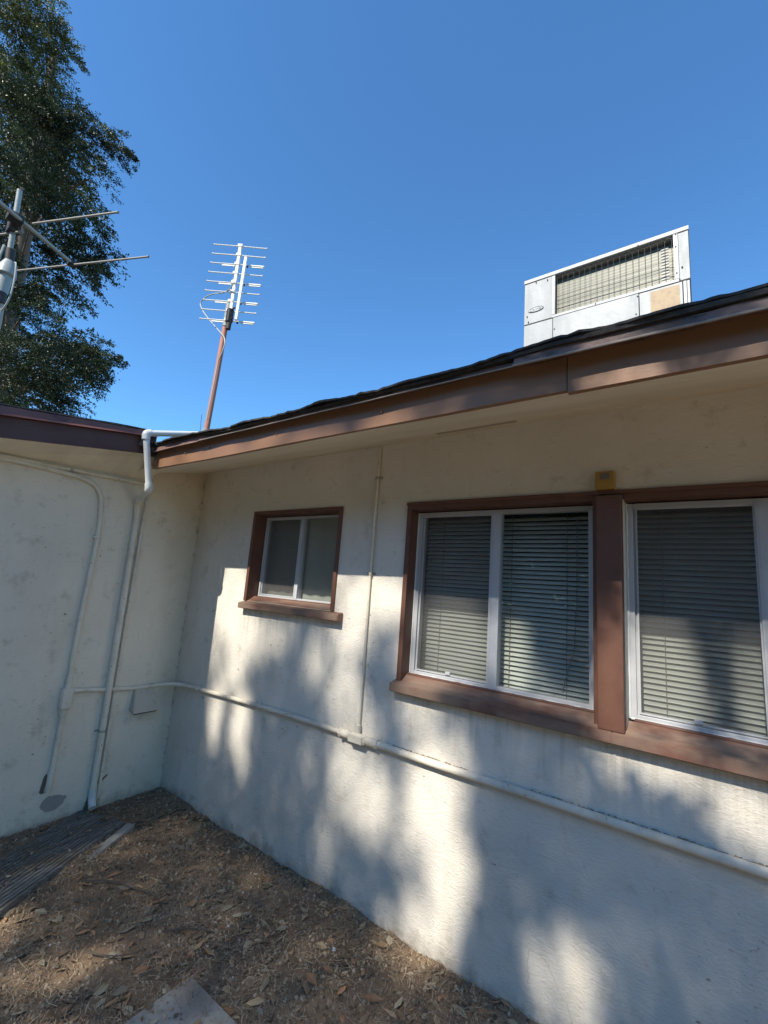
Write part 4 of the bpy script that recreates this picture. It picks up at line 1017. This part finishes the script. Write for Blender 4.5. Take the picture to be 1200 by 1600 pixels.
# ---- the tree behind the viewer whose crown dapples the wall.
# (px, pw): where a leaf's shadow lands, measured on the long wall; open gaps in the crown let the sun through
GAPS = [  # x, w, rx, rw, strength
    (.55, 1.38, .22, .30, 1), (.74, 1.18, .16, .20, .95), (.44, 1.02, .10, .16, .7), (.98, 1.20, .13, .13, .7), (.66, .93, .12, .13, .9),
    (.54, .68, .07, .17, .95), (.80, .64, .09, .18, .95), (.86, .44, .04, .12, .8), (.56, .48, .035, .08, .6), (.30, 1.2, .1, .2, .6),
    (1.08, 1.56, .42, .14, 1), (1.80, 1.50, .27, .14, 1), (1.64, 1.32, .14, .18, .9), (1.40, 1.13, .07, .16, .55), (1.17, 1.28, .06, .10, .5),
    (1.66, .97, .12, .18, .85), (1.80, .83, .10, .10, .7), (2.13, .97, .12, .12, .8), (2.25, .86, .13, .10, .8),
    (1.74, .60, .15, .20, .85), (1.90, .50, .10, .18, .9), (2.22, .62, .15, .24, 1), (2.30, .36, .12, .20, 1), (2.12, .46, .10, .15, .8), (2.06, .36, .045, .10, .7), (2.22, .12, .13, .13, .95), (2.10, .02, .12, .08, .7),
    (1.60, .26, .06, .18, .5), (1.43, .55, .05, .14, .45), (1.72, .25, .05, .12, .3), (2.60, .82, .05, .12, .2),
    (2.775, .22, .105, .12, 1), (2.80, .10, .09, .12, .9),
    (3.18, 1.00, .20, .055, .85), (3.33, .92, .10, .10, .9), (3.45, .83, .07, .08, .7), (2.9, .38, .05, .05, .2),
    (2.23, 1.42, .20, .26, 1), (2.12, 1.20, .14, .16, .9), (2.53, 1.42, .055, .22, .9), (2.72, 1.21, .16, .08, .7), (2.62, 1.30, .08, .10, .6),
    (2.96, 1.20, .07, .24, 1), (3.12, 1.40, .11, .28, 1), (3.38, 1.42, .055, .16, .95), (3.36, 1.18, .08, .08, .5), (3.10, 1.10, .14, .08, .7),
    (.48, 1.74, .08, .14, 1), (.80, 1.74, .12, .14, 1), (1.08, 1.74, .15, .14, 1), (1.50, 1.72, .13, .14, 1), (1.66, 1.70, .09, .12, .6),
    (3.055, 1.655, .038, .035, 1), (2.985, 1.65, .014, .04, .6), (3.17, 1.64, .025, .02, .8), (3.42, 1.66, .035, .04, .9), (3.31, 1.63, .02, .02, .8),
    (.76, -1.08, .08, .06, 1), (.80, -1.18, .10, .10, .9), (1.22, -1.00, .05, .16, .85), (1.12, -1.12, .05, .10, .7), (1.45, -1.25, .10, .10, .5), (2.16, -.06, .12, .05, .9), (1.9, -1.35, .1, .08, .3),
]
def lit(px, pw):
    v = np.zeros_like(px)
    for x, w_, rx, rw, s in GAPS:
        d2 = ((px - x) / rx) ** 2 + ((pw - w_) / rw) ** 2
        v = np.maximum(v, s * np.clip(1.45 - d2 * .75, 0, 1))
    far = np.clip((px - 3.7) / .3, 0, 1) + np.clip((-1.75 - pw) / .3, 0, 1) + np.clip((.1 - px) / .2, 0, 1)
    pat = np.sin(px * 4.1 + 1.7 * np.sin(pw * 3)) * np.sin(pw * 3.3 + px * 1.3)
    v = np.maximum(v, np.clip(far, 0, 1) * np.clip(pat * 2 + 1.4, 0, 1))
    return v
def shade_tree():
    t = thing('shade_tree', 'broad leafy tree standing behind the viewer, its crown shading the wall', 'tree', (4.6, -9.3, 0))
    P = smooth_path([(4.6, -9.3, -.2), (4.5, -9.4, 2.5), (4.2, -9.8, 5), (3.9, -10.2, 8.6)], 2)
    MB().tube(P, [.30 - .16 * i / (len(P) - 1) for i in range(len(P))], 14).build('trunk', M['bark'], t, True)
    segs = []
    for x, y, z in ((1.2, -9.6, 9.6), (2.4, -9.4, 10.4), (5.8, -10, 9.8), (4.6, -9.2, 10.0), (2.9, -8.8, 9.3), (1.4, -10.5, 8.6), (5.2, -11, 8.2)):
        a = Vector((4.2, -10.3, 5.5)); e = Vector((x, y, z)); segs.append(([a, (a + e) / 2 + Vector((0, 0, -.4)), e], .09, .02))
    branch_mesh(segs, t)
    N0 = 222000; NX = 14000
    px = np.concatenate([rng.uniform(-.6, 5.6, N0), rng.uniform(-2, 7, NX)]); pw = np.concatenate([rng.uniform(-3.2, 1.92, N0), rng.uniform(-4, 1.92, NX)])
    outer = np.arange(N0 + NX) >= N0
    keep = rng.random(N0 + NX) > lit(px, pw) ** .7
    keep &= ~(outer & (px > -.5) & (px < 5.5) & (pw > -3.1))
    keep &= ~((pw < -.08) & (pw > -1.75) & (rng.random(N0 + NX) < .42))
    top = 1.95 - .25 * np.clip((1.9 - px) / 1.2, 0, 1)
    keep &= pw < top + .05 * np.sin(px * 9)
    keep &= ~((px > 2.35) & (px < 2.9) & (pw > 1.62) & (rng.random(N0 + NX) < .25))
    px, pw, outer = px[keep], pw[keep], outer[keep]; n = len(px)
    lam = 10.2 + rng.normal(size=n) * .9 + .4 * np.sin(px * 1.7) 
    close = (px > 2.88) & (px < 3.65) & (pw > .8) & (rng.random(n) < .5)
    lam = np.where(close, 4.6 + rng.normal(size=n) * .25, lam)
    x = px - SUN_S * lam; y = -lam; z = pw + SUN_T * lam
    Pn = np.stack([x, y, z], 1); Dn = unit(rng.normal(size=(n, 3)) + np.array([0, 0, -.5])); Nn = unit(rng.normal(size=(n, 3)) + np.array([0, -.5, .7]))
    ln = rng.uniform(.040, .066, n); wd = ln * rng.uniform(.45, .6, n); ln = np.where(close, ln * .95, ln); wd = np.where(close, wd * .95, wd)
    ln = np.where(outer, ln * 3, ln); wd = np.where(outer, wd * 3, wd)
    Pn = Pn - unit(Dn) * (ln / 2)[:, None]
    V, F = leaf_quads(Pn, Dn, Nn, ln, wd)
    col = np.array([.05, .085, .03])[None] * rng.uniform(.6, 1.3, (n, 1)) * (1 + rng.random((n, 1)) * np.array([.5, .2, .0]))
    np_mesh('crown', V, F, M['leaf'], col, t)
shade_tree()
def sky_blocker(name, label, p0, p1, h, n):  # added out of view to block low sky and darken window reflections
    p0 = np.array(p0); p1 = np.array(p1); t = rng.random(n); L_ = np.linalg.norm(p1 - p0); s_ = t * L_
    z = rng.uniform(0, 1, n) ** .85 * (h + .6 * np.sin(s_ * 1.1) + .35 * np.sin(s_ * 3.7))
    xy = p0[None] + (p1 - p0)[None] * t[:, None] + rng.normal(size=(n, 2)) * .45
    P = np.concatenate([xy, z[:, None]], 1); D = unit(rng.normal(size=(n, 3))); Nn = unit(rng.normal(size=(n, 3)))
    V, F = leaf_quads(P, D, Nn, rng.uniform(.22, .38, n), rng.uniform(.14, .24, n))
    col = np.array([.045, .065, .028])[None] * rng.uniform(.5, 1.4, (n, 1))
    tag(np_mesh(name, V, F, M['leaf'], col), label, 'sky_blocker')
sky_blocker('sky_blocker', 'added bank of dark leaves behind the viewer that blocks the low sky', (-12, -10.6), (16, -10.6), 5.4, 44000)
print('objects', len(bpy.data.objects))
